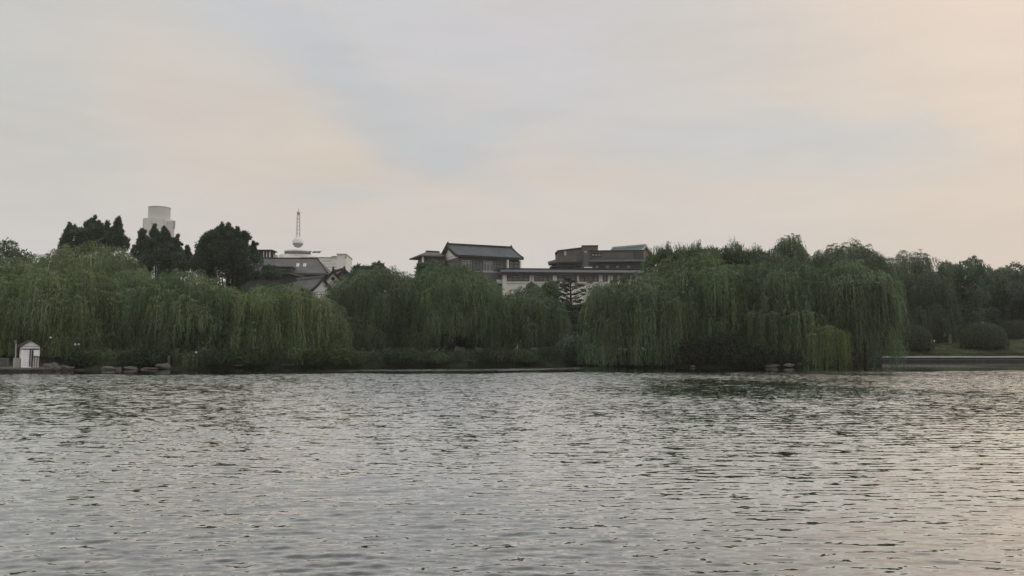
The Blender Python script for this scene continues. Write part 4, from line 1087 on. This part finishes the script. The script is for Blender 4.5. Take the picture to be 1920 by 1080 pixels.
    # second gable behind
    Y4 = 128.0; r4 = thing('brown_gable_house', 'small house with dark ridged brown gable right of the white gable wall', 'building', (wx(643, Y4), Y4, G), R(-60))
    z4 = wz(505.5, Y4) - G
    gable_roof(r4, -5.2, 0, 2.2, z4, z4 - 1.6, .25, .2, M_ROOF, simple('brown_gable', (.15, .13, .115), .9), M_ROOFTRIM, curve=.15)
    MB().box(-5.18, -.02, -2.15, 2.15, 0, z4 - 1.85).build('wall', M_GREYWALL, r4)
left_cluster()

def white_building():
    Y = 300.0; sc = Y / F; x = wx(555, Y)
    root = thing('white_rooftop_building', 'large white building with round rooftop drums behind the brown-grey roof', 'building', (x, Y, 1.5), R(4))
    X = lambda px: (px - 555) * sc; Z = lambda py: wz(py, Y) - 1.5
    MB().box(X(520), X(630), 0, 22, 0, Z(482.5)).build('main_wall', M_WHITE, root)
    MB().box(X(629), X(646), -1.5, 16, 0, Z(477.5)).build('corner_tower', M_WHITE, root)
    MB().box(X(628.4), X(647.2), -2.0, 16.4, Z(477.5) + .01, Z(475.8)).build('tower_cap', M_TOWER, root)
    MB().box(X(645) , X(647.5), -2.1, -1.52, Z(484), Z(480)).build('tower_bracket', M_PALE, root)
    MB().lathe([(X(592) - .5, Z(484)), (X(592) - .5, Z(474.6)), (X(592) - .9, Z(474.2))], 40, -1.8, 9).build('lower_drum', M_WHITE, root, False)
    MB().lathe([(4.9, Z(474.3)), (4.9, Z(468))], 32, -1.8, 9).build('inner_drum', M_DARKWALL, root)
    MB().lathe([(4.8, Z(468)), (5.1, Z(467.5)), (5.1, Z(465.6)), (2.5, Z(464.6)), (.5, Z(464.2))], 32, -1.8, 9).build('upper_disc', M_WHITE, root)
    for k, px in enumerate((536, 545, 553, 561, 570, 580, 588)):
        m = MB(); a = X(px); b = a + 1.35
        m.add([(a, 1.2, Z(473)), (b, 1.2, Z(473)), (b + .4, 2.6, Z(469)), (a + .4, 2.6, Z(469)), (a, 1.3, Z(473.6)), (b, 1.3, Z(473.6)), (b + .4, 2.7, Z(469.6)), (a + .4, 2.7, Z(469.6))], [(0, 1, 2, 3), (7, 6, 5, 4), (0, 4, 5, 1), (1, 5, 6, 2), (2, 6, 7, 3), (3, 7, 4, 0)])
        m.build('solar_panel', M_PANEL, root)
    for px in (613, 624):
        m = MB(); a = X(px); b = a + 1.9
        m.add([(a, 1.2, Z(482.5)), (b, 1.2, Z(482.5)), (b + .8, 2.6, Z(478)), (a + .8, 2.6, Z(478)), (a, 1.3, Z(483)), (b, 1.3, Z(483)), (b + .8, 2.7, Z(478.5)), (a + .8, 2.7, Z(478.5))], [(0, 1, 2, 3), (7, 6, 5, 4), (0, 4, 5, 1), (1, 5, 6, 2), (2, 6, 7, 3), (3, 7, 4, 0)])
        m.build('solar_panel', M_PANEL, root)
    for k, (a, b, py) in enumerate(((600, 618, 489), (603, 626, 494.5), (607, 627, 500.5), (612, 628, 505.5))):
        MB().box(X(a), X(b), -.06, -.004, Z(py + .7), Z(py - .7)).build('ledge_groove', M_TOWER if k % 2 else M_PALE, root)
    MB().box(X(560), X(629), -.3, -.004, Z(483.2), Z(481.6)).build('parapet', M_FRAME, root)
    # mast with spheres
    mast = thing('antenna_mast', 'silver lattice mast standing on a large sphere with a small ball and spire', 'mast', (wx(555, Y + 9), Y + 9, 1.5 + Z(464.2)))
    sphere_c = (wz(454.5, Y + 9) - mast.location.z); rs = 10.2 * (Y + 9) / F
    prof = [(max(.02, rs * math.sin(math.pi * k / 14)), sphere_c - rs * math.cos(math.pi * k / 14)) for k in range(15)]
    MB().lathe([p_ for p_ in prof if p_[1] <= sphere_c - rs * .12], 28).build('lower_bowl', simple('sphere_grey', (.25, .25, .245), .6, .05), mast, True)
    MB().lathe([p_ for p_ in prof if p_[1] >= sphere_c - rs * .25], 28).build('upper_bowl', M_WHITE, mast, True)
    zt = wz(403, Y + 9) - mast.location.z; zb = sphere_c + rs * .95
    la = MB(); W0 = .62; W1 = .42
    for sx in (-1, 1):
        for sy in (-1, 1): la.tube([(sx * W0, sy * W0, zb), (sx * W1, sy * W1, zt)], .085, 6)
    for k in range(7):
        t = k / 6; w_ = W0 + (W1 - W0) * t; z = zb + (zt - zb) * t
        for a, b in (((-1, -1), (1, -1)), ((1, -1), (1, 1)), ((1, 1), (-1, 1)), ((-1, 1), (-1, -1))): la.tube([(a[0] * w_, a[1] * w_, z), (b[0] * w_, b[1] * w_, z)], .06, 5)
        if k < 6:
            w2 = W0 + (W1 - W0) * (k + 1) / 6; z2 = zb + (zt - zb) * (k + 1) / 6
            la.tube([(-w_, -w_, z), (w2, -w2, z2)], .03, 4)
    la.build('lattice', M_METAL, mast)
    zs_ = wz(399.5, Y + 9) - mast.location.z; r_ = .68
    MB().lathe([(max(.02, r_ * math.sin(math.pi * k / 10)), zs_ - r_ * math.cos(math.pi * k / 10)) for k in range(11)], 16).build('small_ball', M_METAL, mast, True)
    MB().lathe([(.22, zs_ + .6), (.1, zs_ + 1.2), (.03, wz(389, Y + 9) - mast.location.z)], 8).build('spire', M_METAL, mast)
white_building()

def round_tower():
    Y = 480.0; sc = Y / F; x = wx(291, Y)
    root = thing('round_tower', 'tall pale round concrete tower with stepped cylinders on the far left skyline', 'tower', (x, Y, 1.5))
    X = lambda px: (px - 294) * sc; Z = lambda py: wz(py, Y) - 1.5
    MB().lathe([(X(313.5), 0), (X(313.5), Z(390)), (X(313.5) - .4, Z(389.6))], 48).build('upper_cylinder', M_TOWER, root, False)
    MB().lathe([(X(313.5) + .15, Z(391)), (X(313.5) + .15, Z(389.3))], 48).build('top_rim', M_PALE, root)
    MB().lathe([(X(320.5), 0), (X(320.5), Z(412.5))], 48, X(293), -.5).build('lower_cylinder', simple('tower_pale', (.68, .68, .66), .85, .04, .05), root)
    MB().lathe([(X(301.5), 0), (X(301.5), Z(417))], 32, X(319), -3).build('side_cylinder', M_TOWER, root)
    MB().box(X(325), X(328.2), -4, -2.5, Z(430), Z(416)).build('side_bracket', M_PALE, root)
    for k in range(8):
        a = 6.283 * k / 8; o = MB().box(-.15, .15, X(320.5) - .1, X(320.5) + .15, 0, Z(412.5)).build('rib', M_TOWER, root)
        o.rotation_euler = (0, 0, a); o.location = (X(293), -.5, 0)
round_tower()

# ------------------------------------------------------------------ haze
mh = bpy.data.materials.new('haze_air'); mh.use_nodes = True; tn = mh.node_tree; tn.nodes.clear()
pv = tn.nodes.new('ShaderNodeVolumePrincipled'); pv.inputs['Density'].default_value = .00033; pv.inputs['Color'].default_value = (1, .97, .93, 1); pv.inputs['Anisotropy'].default_value = .3
ho = tn.nodes.new('ShaderNodeOutputMaterial'); tn.links.new(pv.outputs[0], ho.inputs['Volume'])
hz = MB().box(-905, 905, -130, 905, -3.0, 92).build('haze', mh); tag(hz, 'thin evening haze over the lake and park', 'haze', kind='stuff')
